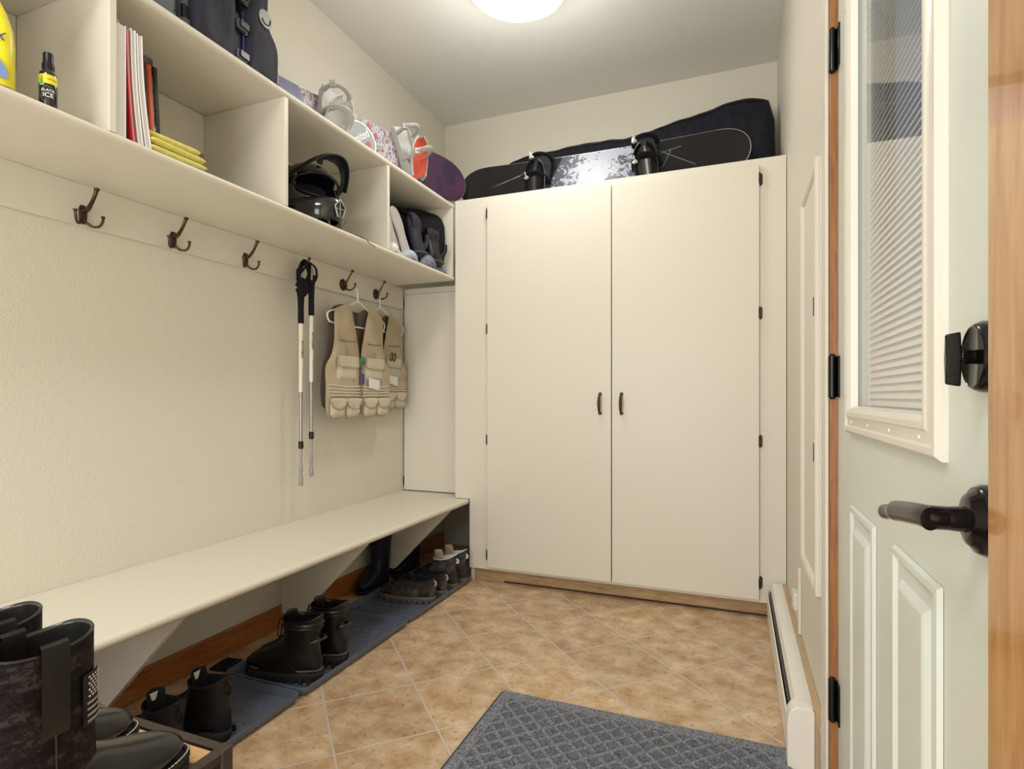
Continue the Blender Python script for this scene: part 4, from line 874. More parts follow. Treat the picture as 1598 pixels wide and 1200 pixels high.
# ================================================================== FISHING VESTS
def vest(label, loc, seed, detail):
    t = thing('fishing_vest', label, 'vest', loc, 0, 'khaki fishing vests on hangers')
    # hung parallel to the wall: a = world y, b = z below the shoulder, h = +x
    F = lambda dx: (lambda a, b, h: (dx+h, a, b))
    back = smooth_closed([(-0.08, 0.0), (-0.175, -0.04), (-0.185, -0.15), (-0.20, -0.26), (-0.225, -0.32), (-0.225, -0.50), (-0.1, -0.52), (0.1, -0.52), (0.225, -0.50), (0.225, -0.32), (0.20, -0.26), (0.185, -0.15), (0.175, -0.04), (0.08, 0.0), (0.0, -0.035)], 3)
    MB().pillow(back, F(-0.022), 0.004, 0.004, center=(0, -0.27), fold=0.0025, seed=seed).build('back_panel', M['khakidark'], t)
    for s in (-1, 1):
        fr_ = smooth_closed([(s*0.075, 0.006), (s*0.12, -0.012), (s*0.172, -0.040), (s*0.178, -0.10), (s*0.178, -0.18), (s*0.195, -0.255), (s*0.232, -0.315), (s*0.232, -0.40), (s*0.222, -0.545), (s*0.12, -0.560), (s*0.004, -0.545), (s*0.003, -0.42), (s*0.004, -0.27), (s*0.022, -0.17), (s*0.05, -0.06)], 3)
        fp = MB().pillow(fr_, F(0.012), 0.010, 0.006, center=(s*0.105, -0.30), fold=0.0035, seed=seed+s, flatn=0.3).build('front_panel', M['khaki'], t, angle=70)
        # chest zip pocket, flap pocket, belt pleats, two lower pockets
        cx_ = s*0.098
        def rectp(x0, x1, z0, z1, r=0.012):
            return smooth_closed([(x0, z0+r), (x0, (z0+z1)/2), (x0, z1-r), (x0+r, z1), ((x0+x1)/2, z1), (x1-r, z1), (x1, z1-r), (x1, (z0+z1)/2), (x1, z0+r), (x1-r, z0), ((x0+x1)/2, z0), (x0+r, z0)], 2)
        MB().tube([(0.024, cx_-0.055, -0.185), (0.026, cx_, -0.188), (0.024, cx_+0.055, -0.182)], 0.0028, 6).build('chest_zip', M['seam'], fp)
        MB().pillow(rectp(cx_-0.072, cx_+0.068, -0.375, -0.27), F(0.021), 0.013, 0.002, fold=0.001, seed=seed+5).build('chest_pocket', M['khakilight'], t)
        MB().pillow(rectp(cx_-0.078, cx_+0.074, -0.315, -0.258), F(0.031), 0.006, 0.002, fold=0.001, seed=seed+6).build('pocket_flap', M['khakilight'], t)
        MB().tube(smooth_open([(0.0375, cx_-0.078, -0.262), (0.0375, cx_-0.076, -0.300), (0.038, cx_-0.055, -0.315), (0.039, cx_, -0.3165), (0.038, cx_+0.052, -0.315), (0.0375, cx_+0.072, -0.300), (0.0375, cx_+0.073, -0.262)]), 0.0016, 6).build('flap_piping', M['seam'], t)
        pl_ = MB()
        for k in range(4): pl_.tube(smooth_open([(0.020, s*0.008, -0.405-k*0.016), (0.026, s*0.10, -0.409-k*0.014), (0.020, s*0.218, -0.400-k*0.017)]), 0.0055, 8)
        pl_.build('waist_pleats', M['khakilight'], t)
        for cc in (s*0.062, s*0.165):
            MB().pillow(rectp(cc-0.046, cc+0.046, -0.556, -0.478, 0.016), F(0.020), 0.017, 0.002, fold=0.0015, seed=seed+7).build('hem_pocket', M['khakilight'], t)
            MB().pillow(smooth_closed([(cc-0.048, -0.465), (cc+0.048, -0.465), (cc+0.050, -0.49), (cc+0.02, -0.515), (cc-0.03, -0.513), (cc-0.050, -0.49)], 3), F(0.034), 0.005, 0.002).build('hem_flap', M['khakilight'], t)
            MB().tube(smooth_open([(0.0385, cc-0.050, -0.478), (0.039, cc-0.048, -0.494), (0.0395, cc-0.028, -0.513), (0.0395, cc+0.02, -0.515), (0.039, cc+0.048, -0.494), (0.0385, cc+0.050, -0.478)]), 0.0016, 6).build('hem_flap_piping', M['seam'], t)
        MB().tube(smooth_open([(0.026, cx_-0.01, -0.205), (0.030, cx_-0.012, -0.232), (0.030, cx_-0.002, -0.244), (0.028, cx_+0.006, -0.232), (0.026, cx_-0.004, -0.225)]), 0.0018, 6).build('ring_pull', M['steel'], t)
    MB().box(0.022, 0.026, -0.006, 0.006, -0.545, -0.25).build('front_zip', M['seam'], t)
    MB().box(-0.016, -0.014, -0.03, 0.012, -0.10, -0.03).build('neck_label', M['darkgreen'], t)
    if detail == 1:
        MB().lathe([(0.0001, 0.05), (0.010, 0.049), (0.012, 0.046), (0.016, 0.044), (0.017, 0.038), (0.0001, 0.036)], (0, -0.008, -0.275), 'x', 18).build('fly_reel', M['greenfab'], t)
        MB().box(0.034, 0.042, -0.012, 0.002, -0.395, -0.34).build('clip', M['bluepipe'], t, bevel=0.002)
        MB().tube([(0.04, -0.007, -0.29), (0.038, -0.006, -0.34)], 0.001, 6).build('cord', M['grey'], t)
        MB().pillow([(0.04, -0.36), (0.125, -0.37), (0.125, -0.425), (0.04, -0.41)], F(0.036), 0.004, 0.002).build('white_patch', M['white'], t)
    else:
        MB().pillow([(0.04, -0.36), (0.125, -0.37), (0.125, -0.425), (0.04, -0.41)], F(0.036), 0.004, 0.002).build('white_patch', M['white'], t)
        for dy in (0, 0.03):
            MB().tube(smooth_open([(0.03, 0.075+dy, -0.225), (0.04, 0.07+dy, -0.25), (0.04, 0.055+dy, -0.275), (0.038, 0.04+dy, -0.262)]), 0.0035, 8).build('gear_hook', M['black'], t)
    return t
v1 = vest('khaki fishing vest with a green reel on its zip, nearer of the two', (-1.778, 2.390, 1.476), 3, 1)
v2 = vest('khaki fishing vest with black gear hooks, farther, behind the other and by the cupboard', (-1.833, 2.665, 1.484), 8, 2)
v2.scale = (0.7, 1.05, 0.95); v1.scale = (0.85, 1.12, 1)
def hanger(label, loc, hy):
    t = thing('clothes_hanger', label, 'hanger', loc, 0, 'white plastic hangers under the vests')
    p = [(0, -0.06, 0.01), (0, -0.13, -0.018), (0, -0.205, -0.036), (0, -0.232, -0.055), (0, -0.225, -0.082), (0, -0.20, -0.092), (0, -0.10, -0.094), (0, 0.10, -0.094), (0, 0.20, -0.092), (0, 0.225, -0.082), (0, 0.232, -0.055), (0, 0.205, -0.036), (0, 0.13, -0.018), (0, 0.06, 0.01), (0, 0.0, 0.035), (0, -0.06, 0.01)]
    MB().tube(smooth_open(p, 4), 0.0042, 10).build('frame', M['white'], t)
    MB().tube(smooth_open([(0, 0, 0.035), (0.0, -0.004, 0.065), (0.004, -0.010, 0.083), (0.0, -0.006, 0.097), (-0.012, -0.002, 0.100), (-0.020, 0, 0.092)], 4), 0.0032, 10).build('hook', M['white'], t)
    return t
hanger('white plastic hanger inside the nearer fishing vest', (-1.781, 2.390, 1.4655), 0)
hanger('white plastic hanger inside the farther fishing vest', (-1.836, 2.665, 1.477), 0)

# ================================================================== SNOWBOARDS
def outline_board(L, Wd, waist=0.012, n=14):
    pts = []; hl = L/2; nose = 0.16
    for k in range(n+1):   # right tip, from bottom to top
        a = -PI/2+PI*k/n; pts.append((hl-nose+nose*math.cos(a)**0.85 if math.cos(a) > 1e-6 else hl-nose, Wd/2*math.sin(a)))
    for k in range(1, 8):
        t = k/8; pts.append(((hl-nose)*(1-2*t), Wd/2-waist*math.sin(PI*t)))
    for k in range(n+1):
        a = PI/2+PI*k/n; pts.append((-(hl-nose)-nose*abs(math.cos(a))**0.85, Wd/2*math.sin(a)))
    for k in range(1, 8):
        t = k/8; pts.append((-(hl-nose)*(1-2*t), -Wd/2+waist*math.sin(PI*t)))
    return pts
def snowboard(label, loc, rz, rx, L, Wd, m, edge, binds, bm, strapm, inside, buckle, detail=None, up=0.0):
    # local x along the board, z across it (centre), topsheet faces -y; origin at the middle of the lower edge
    t = thing('snowboard', label, 'snowboard', loc, rz, None, rx)
    ol = outline_board(L, Wd)
    def cam_y(a): e = max(0, (abs(a)-(L/2-0.20)))/0.20; return -0.030*e*e
    F0 = lambda a, b: (a, cam_y(a)-0.0045, b+Wd/2); F1 = lambda a, b: (a, cam_y(a)+0.0045, b+Wd/2)
    # grid of strips so the nose can curve
    xs = sorted(set(round(p[0], 5) for p in ol))
    top = {}; bot = {}
    for a, b in ol:
        k = round(a, 5)
        if b >= 0: top[k] = max(b, top.get(k, -1))
        if b <= 0: bot[k] = min(b, bot.get(k, 1))
    def interp(d, x):
        ks = sorted(d); 
        if x <= ks[0]: return d[ks[0]]
        for i in range(len(ks)-1):
            if ks[i] <= x <= ks[i+1]: f = (x-ks[i])/(ks[i+1]-ks[i]); return d[ks[i]]*(1-f)+d[ks[i+1]]*f
        return d[ks[-1]]
    rings = []
    for x in xs:
        a, b = interp(bot, x), interp(top, x); 
        if b-a < 0.004: a, b = -0.002, 0.002
        m4_ = [a+(b-a)*k/4 for k in range(5)]
        rings.append([F0(x, q) for q in m4_]+[F1(x, q) for q in reversed(m4_)])
    mb = MB().loft(rings); mb.build('deck', m, t, angle=50)
    eg = MB(); eg.tube([F1(*p) if False else (p[0], cam_y(p[0]), p[1]+Wd/2) for p in ol+[ol[0]]], 0.0022, 6, flat=0.0052, up=(0, 0, 1), cap=False); eg.build('edge', edge, t)
    for bxp, ang, st in binds:
        b = MB()
        mt_ = Matrix.Translation((bxp, -0.0045, Wd/2+up)) @ Matrix.Rotation(R(ang), 4, 'Y')
        # base plate and side rails
        b.prism(smooth_closed([(-0.045, -0.125), (-0.050, -0.05), (-0.055, 0.05), (-0.050, 0.125), (0.05, 0.125), (0.055, 0.05), (0.050, -0.05), (0.045, -0.125)], 3), lambda p, q: mt_ @ Vector((p, -0.001, q)), lambda p, q: mt_ @ Vector((p, -0.014, q)))
        for s in (-1, 1):
            b.prism(smooth_closed([(-0.12, 0), (-0.12, 0.055), (-0.06, 0.05), (0.02, 0.028), (0.10, 0.022), (0.12, 0)], 3), lambda p, q: mt_ @ Vector((s*0.050, -0.010-q, p)), lambda p, q: mt_ @ Vector((s*0.056, -0.010-q, p)))
        bd = b.build('binding', bm, t, angle=50)
        # highback: curved shell standing off the board at the lower end
        hb = []; hi = []
        for k in range(9):
            h = k/8; w_ = 0.060*math.sqrt(max(0.12, 1-abs(1.7*h-0.75)**3)); dep = 0.062*(1-0.2*h)
            row = []; row2 = []
            for j in range(11):
                a = -PI/2+PI*j/10; row.append(mt_ @ Vector((w_*math.sin(a), -0.062-h*0.075+dep*math.cos(a)*0.8, -0.125+h*0.17))); row2.append(mt_ @ Vector(((w_-0.006)*math.sin(a), -0.063-h*0.075+(dep*0.8-0.006)*math.cos(a), -0.124+h*0.166)))
            hb.append(row); hi.append(row2)
        q = MB().loft(hb, False, False, closed=False)
        q.add(hb[-1]+hi[-1], [(j, j+1, 11+j+1, 11+j) for j in range(10)])
        q.add([r_[0] for r_ in hb]+[r_[0] for r_ in hi], [(j, j+1, 9+j+1, 9+j) for j in range(8)]); q.add([r_[-1] for r_ in hb]+[r_[-1] for r_ in hi], [(j, j+1, 9+j+1, 9+j) for j in range(8)])
        hbk = q.build('highback', bm, bd, angle=60)
        MB().loft(hi, False, False, closed=False).build('highback_padding', (inside if bxp > 0 else bm), bd, angle=60)
        # ankle strap and toe strap arches
        for (zc, hgt, wd, nm) in ((-0.045, st, 0.030, 'ankle_strap'), (0.085, st*0.62, 0.020, 'toe_strap')):
            arc = []
            for k in range(13):
                a = PI*k/12; arc.append(mt_ @ Vector((-0.058*math.cos(a)*(1+0.1*math.sin(a)), -0.035-hgt*math.sin(a)**0.8, zc+0.02*math.sin(a))))
            MB().tube(arc, 0.005, 10, flat=wd*0.62, up=None).build(nm, strapm, bd, angle=60)
            bp = mt_ @ Vector((-0.048, -0.035-hgt*0.72, zc+0.015))
            MB().box(-0.012, 0.012, -0.010, 0.006, -0.014, 0.014, 0, Matrix.Translation(bp) @ Matrix.Rotation(R(-35), 4, 'Z')).tube([bp+Vector((0, -0.012, -0.01)), bp+Vector((-0.004, -0.026, 0.012))], 0.003, 8).build('buckle', buckle, bd, bevel=0.002)
    if detail: detail(t)
    return t
def nuts(t):
    q = MB()
    for x in (-0.17, -0.13):
        for z in (0.09, 0.17): q.lathe([(0.004, -0.0045), (0.004, -0.006), (0.0001, -0.006)], (x, 0, z), 'y', 8)
    q.build('inserts', M['bronze'], t)
    for (a, b_, c_, d_) in ((-0.40, 0.18, -0.62, 0.11), (-0.42, 0.17, -0.60, 0.125), (0.33, 0.20, 0.52, 0.09), (0.30, 0.17, 0.45, 0.20), (0.36, 0.10, 0.40, 0.19)):
        MB().tube([(a, -0.0047, b_), (c_, -0.0047, d_)], 0.0009, 4).build('scratch_line', M['palecloth'], t)
snowboard('black snowboard with a white centre and black bindings on top of the cabinet', (-0.705, 2.958, CT-0.0275), R(0), R(-9), 1.55, 0.255, M['boardblack'], M['steel'],
          ((-0.29, 6, 0.085), (0.285, -5, 0.10)), M['black'], M['blackmatte'], M['blackgloss'], M['label'], nuts)
def logo(t):
    q = MB().lathe([(0.092, -0.0046), (0.092, -0.0056), (0.084, -0.0056)], (0.02, 0, 0.125), 'y', 40, cap=False).build('logo_ring', M['white'], t)
    MB().lathe([(0.084, -0.0047), (0.084, -0.0053), (0.0001, -0.0053)], (0.02, 0, 0.125), 'y', 40).build('logo_disc', mat('logo_grey', (0.30, 0.33, 0.34), 0.5), t)
    text('limited', 0.052, M['white'], t, (0.01, -0.0058, 0.135), (R(90), R(-38), 0), 'logo_script', shear=0.2)
    MB().box(-0.045, 0.045, -0.0062, -0.0055, -0.013, 0.013, 0, Matrix.Translation((0.040, 0, 0.100)) @ Matrix.Rotation(R(-38), 4, 'Y')).build('logo_bar', M['redink'], t)
    rnd = random.Random(3)
    for k in range(12):
        a = 2*PI*k/12; m_ = Matrix.Translation((0.02+0.108*math.cos(a), 0, 0.125+0.108*math.sin(a))) @ Matrix.Rotation(-a, 4, 'Y')
        if abs(0.108*math.sin(a)) < 0.11: MB().box(-0.011, 0.011, -0.0056, -0.0046, -0.012, 0.012, 0, m_).build('logo_block', M['redink'] if k % 3 else M['grey'], t)
AW = R(76)
cxw, cyw = -1.73+0.242*0.385, 1.83+0.970*0.385
snowboard('white and purple patterned snowboard with white bindings on top of the cubby shelf', (cxw, cyw, 2.1035), AW, R(-6), 1.49, 0.25, M['boardwhite'], M['steel'],
          ((-0.17, 14, 0.105), (0.30, -16, 0.125)), M['bindwhite'], M['bindwhite'], M['orange'], M['steel'], logo, 0.030)

# snowboard bag behind the black board
bag = thing('snowboard_bag', 'long dark navy padded board bag leaning on the back wall', 'bag', (0, 3.125, CT-0.028))
ob = [(-1.30, 0.02), (-1.34, 0.20), (-1.30, 0.325), (-1.2, 0.355), (-1.0, 0.372), (-0.82, 0.385), (-0.68, 0.378), (-0.60, 0.368), (-0.50, 0.385), (-0.38, 0.405), (-0.26, 0.43), (-0.14, 0.462), (-0.02, 0.485), (0.08, 0.485), (0.15, 0.470), (0.185, 0.43), (0.192, 0.30), (0.192, 0.15), (0.190, 0.02), (0.10, 0.0), (-0.2, 0.0), (-0.6, 0.0), (-1.0, 0.0)]
ob = smooth_closed(ob, 3)
def bagfn(a, b, h): return (a, -h+0.10+(b*0.16), max(b, 0.0))
# strips across the bag so that folds show along its length
rings = []; xs = [-1.335+k*(1.525/60) for k in range(61)]
def top_at(x):
    pts = sorted([p for p in ob if p[1] > 0.12], key=lambda p: p[0])
    for i in range(len(pts)-1):
        if pts[i][0] <= x <= pts[i+1][0]: f = (x-pts[i][0])/(pts[i+1][0]-pts[i][0]+1e-9); return pts[i][1]*(1-f)+pts[i+1][1]*f
    return pts[0][1] if x < pts[0][0] else pts[-1][1]
for i, x in enumerate(xs):
    e = min(1, (i+0.3)/3, (60-i+0.3)/2); H = (top_at(x)+0.035)*(1 if i < 60 else 0.9); dp = 0.062*math.sqrt(e)+0.004; ring_ = []
    for k in range(20):
        a = 2*PI*k/20; zz = H/2+H/2*math.copysign(abs(math.sin(a))**0.55, math.sin(a)); yy = dp*math.copysign(abs(math.cos(a))**0.7, math.cos(a))
        wob = 0.006*math.sin(x*11+zz*17+math.sin(x*5)*2)+0.005*math.sin(x*23-zz*26+1.3)+0.003*math.sin(x*47+zz*34)
        ring_.append((x, 0.06+zz*0.22-yy*(1)+(-wob if yy > 0 else 0), zz+0.0015*math.sin(x*17)))
    rings.append(ring_)
zmin = min(p[2] for r_ in rings for p in r_)
rings = [[(p[0], p[1], p[2]-zmin) for p in r_] for r_ in rings]
MB().loft(rings).build('bag_body', M['navyfab'], bag, angle=70)
sm = [(x, rings[i][4][1]-0.002, rings[i][3][2]) for i, x in enumerate(xs)]
MB().tube([(r_[3][0], r_[3][1]-0.003, r_[3][2]) for r_ in rings[2:-2]], 0.0025, 6).build('piping', M['black'], bag)
MB().tube([(r_[5][0], r_[5][1], r_[5][2]+0.001) for r_ in rings[3:-3]], 0.002, 6).build('zip', M['black'], bag)

# ================================================================== LIFE JACKETS ON THE SHELF
def lifejacket(label, loc, rz, w_, h_, seed, body, accent, pipe, logo_=True, cat='life jacket'):
    t = thing('life_jacket', label, cat, loc, rz, None)
    F = lambda dx: (lambda a, b, h: (dx+h, a, b))
    hw = w_/2
    MB().pillow(smooth_closed([(-hw*0.95, 0.0), (-hw, 0.12), (-hw*0.98, h_*0.42), (-hw*0.68, h_*0.62), (-hw*0.72, h_*0.85), (-hw*0.5, h_), (0, h_*0.93), (hw*0.5, h_), (hw*0.72, h_*0.85), (hw*0.68, h_*0.62), (hw*0.98, h_*0.42), (hw, 0.12), (hw*0.95, 0.0), (0, 0.0)], 4), F(-0.075), 0.030, 0.030, center=(0, h_*0.4), fold=0.003, seed=seed).build('back_panel', M['black'], t)
    for s in (-1, 1):
        fr_ = smooth_closed([(s*0.022, 0.004), (s*hw*0.6, 0.0), (s*hw*0.86, 0.004), (s*hw*0.94, h_*0.2), (s*hw*0.90, h_*0.40), (s*hw*0.66, h_*0.55), (s*hw*0.62, h_*0.75), (s*hw*0.60, h_*0.93), (s*hw*0.36, h_*0.96), (s*hw*0.26, h_*0.75), (s*0.022, h_*0.55), (s*0.02, h_*0.3)], 4)
        MB().pillow(fr_, F(0), 0.040, 0.030, center=(s*hw*0.48, h_*0.32), fold=0.0045, seed=seed+s+2, flatn=0.35).build('front_panel', body, t, angle=70)
        MB().tube(smooth_open([(0.012, s*0.020, 0.01), (0.018, s*0.019, h_*0.25), (0.014, s*0.020, h_*0.5)]), 0.0035, 8).build('piping', pipe, t)
        MB().pillow(smooth_closed([(s*hw*0.90, 0.015), (s*hw*1.02, 0.015), (s*hw*1.06, h_*0.2), (s*hw*1.0, h_*0.40), (s*hw*0.86, h_*0.42), (s*hw*0.84, h_*0.2)], 3), F(-0.03), 0.032, 0.032, seed=seed+4, fold=0.002).build('side_panel', accent, t, angle=70)
        MB().box(-0.005, 0.006, s*hw*0.84, s*hw*1.04, h_*0.16, h_*0.16+0.04).build('side_strap', M['black'], t, bevel=0.003)
    MB().pillow([(-0.03, 0.02), (-0.03, h_*0.5), (0.03, h_*0.5), (0.03, 0.02)], F(-0.006), 0.012, 0.01).build('centre_panel', accent, t)
    for z in (h_*0.14, h_*0.36, h_*0.58):
        MB().box(0.018, 0.026, -hw*0.55, hw*0.42, z-0.019, z+0.019).build('webbing', M['black'], t, bevel=0.002)
        bk = MB().box(0.024, 0.036, -0.024, 0.024, z-0.015, z+0.015).build('buckle', M['slatefab'], t, bevel=0.005)
        MB().box(0.038, 0.044, -0.018, 0.022, z-0.012, z+0.012).build('buckle_tab', M['black'], bk, bevel=0.002)
    if logo_:
        MB().lathe([(0.0001, 0.0465), (0.030, 0.046), (0.031, 0.044)], (0, hw*0.47, h_*0.53), 'x', 24).build('round_logo', M['grey'], t)
        MB().tube([(0.0475, hw*0.47+0.02*math.cos(a), h_*0.53+0.02*math.sin(a)) for a in [R(q_) for q_ in range(200, 400, 20)]], 0.002, 6).build('logo_line', M['charcoalfab'], t)
    return t
lifejacket('charcoal life jacket with blue piping and a round grey logo, on the shelf top', (-1.580, 1.445, 2.106), R(3), 0.40, 0.46, 5, M['charcoalfab'], M['slatefab'], M['bluepipe'])
lifejacket('slate grey life jacket with coral stripes at the left end of the shelf', (-1.575, 1.050, 2.106), R(0), 0.34, 0.46, 9, M['slatefab'], M['slatefab'], M['coral'], False)

# ================================================================== HELMET
def helmet():
    t = thing('motocross_helmet', 'glossy black motocross helmet with a visor in the middle cubby', 'helmet', (-1.648, 1.872, 1.6955), R(-10))
    # local +x is the face; centre of the dome at z 0.145
    nth, nph = 26, 40; vs = []; fs = []
    def P(i, j, off=0):
        th = PI*(0.02+0.74*i/nth); ph = 2*PI*j/nph
        rx_, ry_, rz_ = 0.140+off, 0.122+off, 0.140+off
        x = rx_*math.sin(th)*math.cos(ph); y = ry_*math.sin(th)*math.sin(ph); z_ = 0.145+rz_*math.cos(th)
        z_ = max(z_, 0.018); return (x, y, z_)
    for i in range(nth+1):
        for j in range(nph): vs.append(P(i, j))
    def port(i, j):
        th = 0.02+0.74*(i+0.5)/nth; ph = ((j+0.5)/nph*2*PI+PI) % (2*PI)-PI
        return abs(ph) < R(66) and 0.345 < th < 0.60-0.06*abs(ph)
    for i in range(nth):
        for j in range(nph):
            if not port(i, j): fs.append((i*nph+j, i*nph+(j+1) % nph, (i+1)*nph+(j+1) % nph, (i+1)*nph+j))
    fs.append(tuple(range(nph)))
    o = MB().add(vs, fs).build('shell', M['blackgloss'], t, angle=50)
    sd = o.modifiers.new('solid', 'SOLIDIFY'); sd.thickness = 0.010; sd.offset = -1
    # dark padding
    vs = [P(i, j, -0.018) for i in range(nth+1) for j in range(nph)]
    fs = [(i*nph+j, i*nph+(j+1) % nph, (i+1)*nph+(j+1) % nph, (i+1)*nph+j) for i in range(nth) for j in range(nph)]
    MB().add(vs, [f for f in fs if not port(f[0]//nph, f[0] % nph)]).build('padding', M['blackmatte'], t)
    MB().lathe([(0.095, 0.05), (0.10, 0.12), (0.085, 0.18), (0.0001, 0.19)], (-0.02, 0, 0), 'z', 24).build('liner', M['blackmatte'], t)
    # eye port trim
    tr = []
    for k in range(33):
        a = -PI+2*PI*k/32; ph = R(66)*math.sin(a)*1.02; tc_ = (0.345+0.575)/2; th = PI*(tc_-0.117*math.cos(a)*(1-0.0)-0.012*abs(math.sin(a)))
        tr.append((0.1425*math.sin(th)*math.cos(ph), 0.1245*math.sin(th)*math.sin(ph), 0.145+0.1425*math.cos(th)))
    MB().tube(tr, 0.0045, 8, cap=False).build('port_trim', M['black'], t)
    # chin bar, swept forward
    cb = []
    for k in range(17):
        f = k/16; a = R(-100)+R(200)*f; nose = max(0, math.cos(a*0.9))**3
        x = 0.118*math.cos(a)+0.062*nose; y = 0.120*math.sin(a); hh = 0.040+0.006*nose; zc = 0.062+0.008*nose
        dirx, diry = math.cos(a), math.sin(a); th_ = 0.010+0.004*nose
        cb.append([(x+dirx*u*th_, y+diry*u*th_, zc+v*hh) for u, v in ((-1, -1), (0.1, -1.12), (0.75, -0.7), (1.1, 0.05), (0.7, 0.75), (-0.1, 1.02), (-1, 0.9))])
    MB().loft(cb).build('chin_bar', M['blackgloss'], t, sub=1, angle=60)
    # chin vent: diamond frame with cross bars
    dia = [(0, 0.036), (0.026, 0.008), (0.012, -0.034), (-0.012, -0.034), (-0.026, 0.008)]
    vt = MB().tube([(0.197, a, 0.068+b) for a, b in dia+[dia[0]]], 0.0035, 8, cap=False).build('chin_vent', M['steel'], t)
    MB().prism(dia, lambda a, b: (0.188, a, 0.068+b), lambda a, b: (0.1955, a, 0.068+b)).build('vent_opening', M['blackgap'], vt)
    MB().tube([(0.197, 0, 0.036), (0.197, 0, 0.10)], 0.002, 6).tube([(0.197, -0.016, 0.066), (0.197, 0.016, 0.066)], 0.002, 6).build('vent_bars', M['grey'], vt)
    for s in (-1, 1):
        MB().box(0.06, 0.10, s*0.128-0.003, s*0.128+0.003, 0.07, 0.085, 0, Matrix.Rotation(R(s*14), 4, 'Z')).build('side_vent', M['slatefab'], t, bevel=0.002)
    # visor: peak plate with two arms and cut-outs
    vz = []
    for k in range(15):
        f = k/14; y = -0.128+0.256*f; u = abs(y)/0.128
        front = 0.200-0.110*u**2.2; back = front-0.062+0.015*u
        row = []
        for x, dz in ((back, 0.0), ((back+front)/2, 0.012), (front, 0.0)):
            row.append((x, y, 0.258-0.075*u**2.2+dz+(x-0.06)*0.10+0.006))
        vz.append(row+[(p[0], p[1], p[2]-0.005) for p in reversed(row)])
    keep = [k for k in range(15)]
    pk = MB().loft(vz).build('visor', M['black'], t, angle=50)
    for s in (-1, 1):
        MB().tube(smooth_open([(0.015, s*0.130, 0.155), (0.030, s*0.132, 0.19), (0.05, s*0.128, 0.228)]), 0.012, 8, flat=0.005).lathe([(0.012, 0.128*s), (0.012, 0.134*s), (0.0001, 0.135*s)], (0.012, 0, 0.15), 'y', 14).build('visor_arm', M['black'], pk)
    MB().tube([(0.075, 0, 0.270), (0.085, 0, 0.292)], 0.012, 10).build('visor_mount', M['black'], pk)
    return t
helmet()
# thin cord lying over the shelf edge
tag(MB().tube(smooth_open([(-1.50, 1.96, 1.6975), (-1.475, 1.985, 1.697), (-1.4665, 2.02, 1.692), (-1.4672, 2.055, 1.680), (-1.4665, 2.09, 1.674)]), 0.0018, 8).build('cord', M['brownleather']), 'thin brown cord lying over the lower shelf edge near the helmet', 'cord')

# ================================================================== BOTTLES
def spray():
    t = thing('spray_bottle', 'small black air freshener spray bottle with a cap, left cubby', 'bottle', (-1.505, 0.842, 1.6952), R(-40)); t.scale = (0.92, 0.92, 0.88)
    b = MB().lathe([(0.0185, 0), (0.0195, 0.003), (0.0195, 0.088), (0.018, 0.095), (0.013, 0.100), (0.0125, 0.104)], (0, 0, 0), 'z', 32).build('body', M['blackgloss'], t)
    def wrap(z0, z1, a0, a1, m_, name, r_=0.0198, par=None, pts=None):
        mb = MB(); n_ = 14
        vs = [(r_*math.cos(R(a0+(a1-a0)*i/n_)), r_*math.sin(R(a0+(a1-a0)*i/n_)), z_) for z_ in (z0, z1) for i in range(n_+1)]
        mb.add(vs, [(i, i+1, n_+2+i, n_+1+i) for i in range(n_)]); return mb.build(name, m_, par or t)
    lb = wrap(0.062, 0.086, -80, 80, M['yellowplastic'], 'label_band')
    wrap(0.056, 0.064, -46, -14, M['lime'], 'label_tab', 0.0200, lb); 
    # little green tree
    tr = MB()
    for z0, z1, w_ in ((0.060, 0.070, 13), (0.067, 0.077, 10), (0.074, 0.084, 6)):
        tr.add([(0.0202*math.cos(R(-30-w_)), 0.0202*math.sin(R(-30-w_)), z0), (0.0206*math.cos(R(-30)), 0.0206*math.sin(R(-30)), z0), (0.0202*math.cos(R(-30+w_)), 0.0202*math.sin(R(-30+w_)), z0), (0.0206*math.cos(R(-30)), 0.0206*math.sin(R(-30)), z1)], [(0, 1, 3), (1, 2, 3)])
    tr.build('tree_mark', M['greenink'], lb, smooth=False)
    def curved_text(s, size, z, a_c, m_, r_=0.0199, nm='lettering'):
        o = text(s, size, m_, t, (0, 0, 0), (0, 0, 0), nm)
        for v in o.data.vertices:
            a = R(a_c)+v.co.x/r_; rr_ = r_+v.co.z; y_ = v.co.y; v.co = Vector((rr_*math.cos(a), rr_*math.sin(a), z+y_))
    curved_text('BLACK', 0.0095, 0.044, 10, M['white']); curved_text('ICE', 0.016, 0.031, 10, M['white']); curved_text('Little Trees', 0.0045, 0.074, 32, M['redink'], 0.0201)
    pts = [(-22, 0.05), (-34, 0.040), (-26, 0.036), (-36, 0.028), (-24, 0.016), (0, 0.012)]
    MB().tube([(0.0198*math.cos(R(a)), 0.0198*math.sin(R(a)), z_) for a, z_ in pts], 0.0006, 6).tube([(0.0198*math.cos(R(a)), 0.0198*math.sin(R(a)), z_) for a, z_ in ((-22, 0.05), (0, 0.056), (30, 0.052))], 0.0006, 6).build('ice_outline', M['grey'], t)
    MB().lathe([(0.0128, 0.104), (0.0135, 0.108), (0.0135, 0.120), (0.0118, 0.122)], (0, 0, 0), 'z', 24).build('collar', M['black'], t)
    MB().lathe([(0.0112, 0.122), (0.0112, 0.146), (0.0105, 0.149), (0.0001, 0.150)], (0, 0, 0), 'z', 24).build('cap', M['black'], t)
    return t
spray()
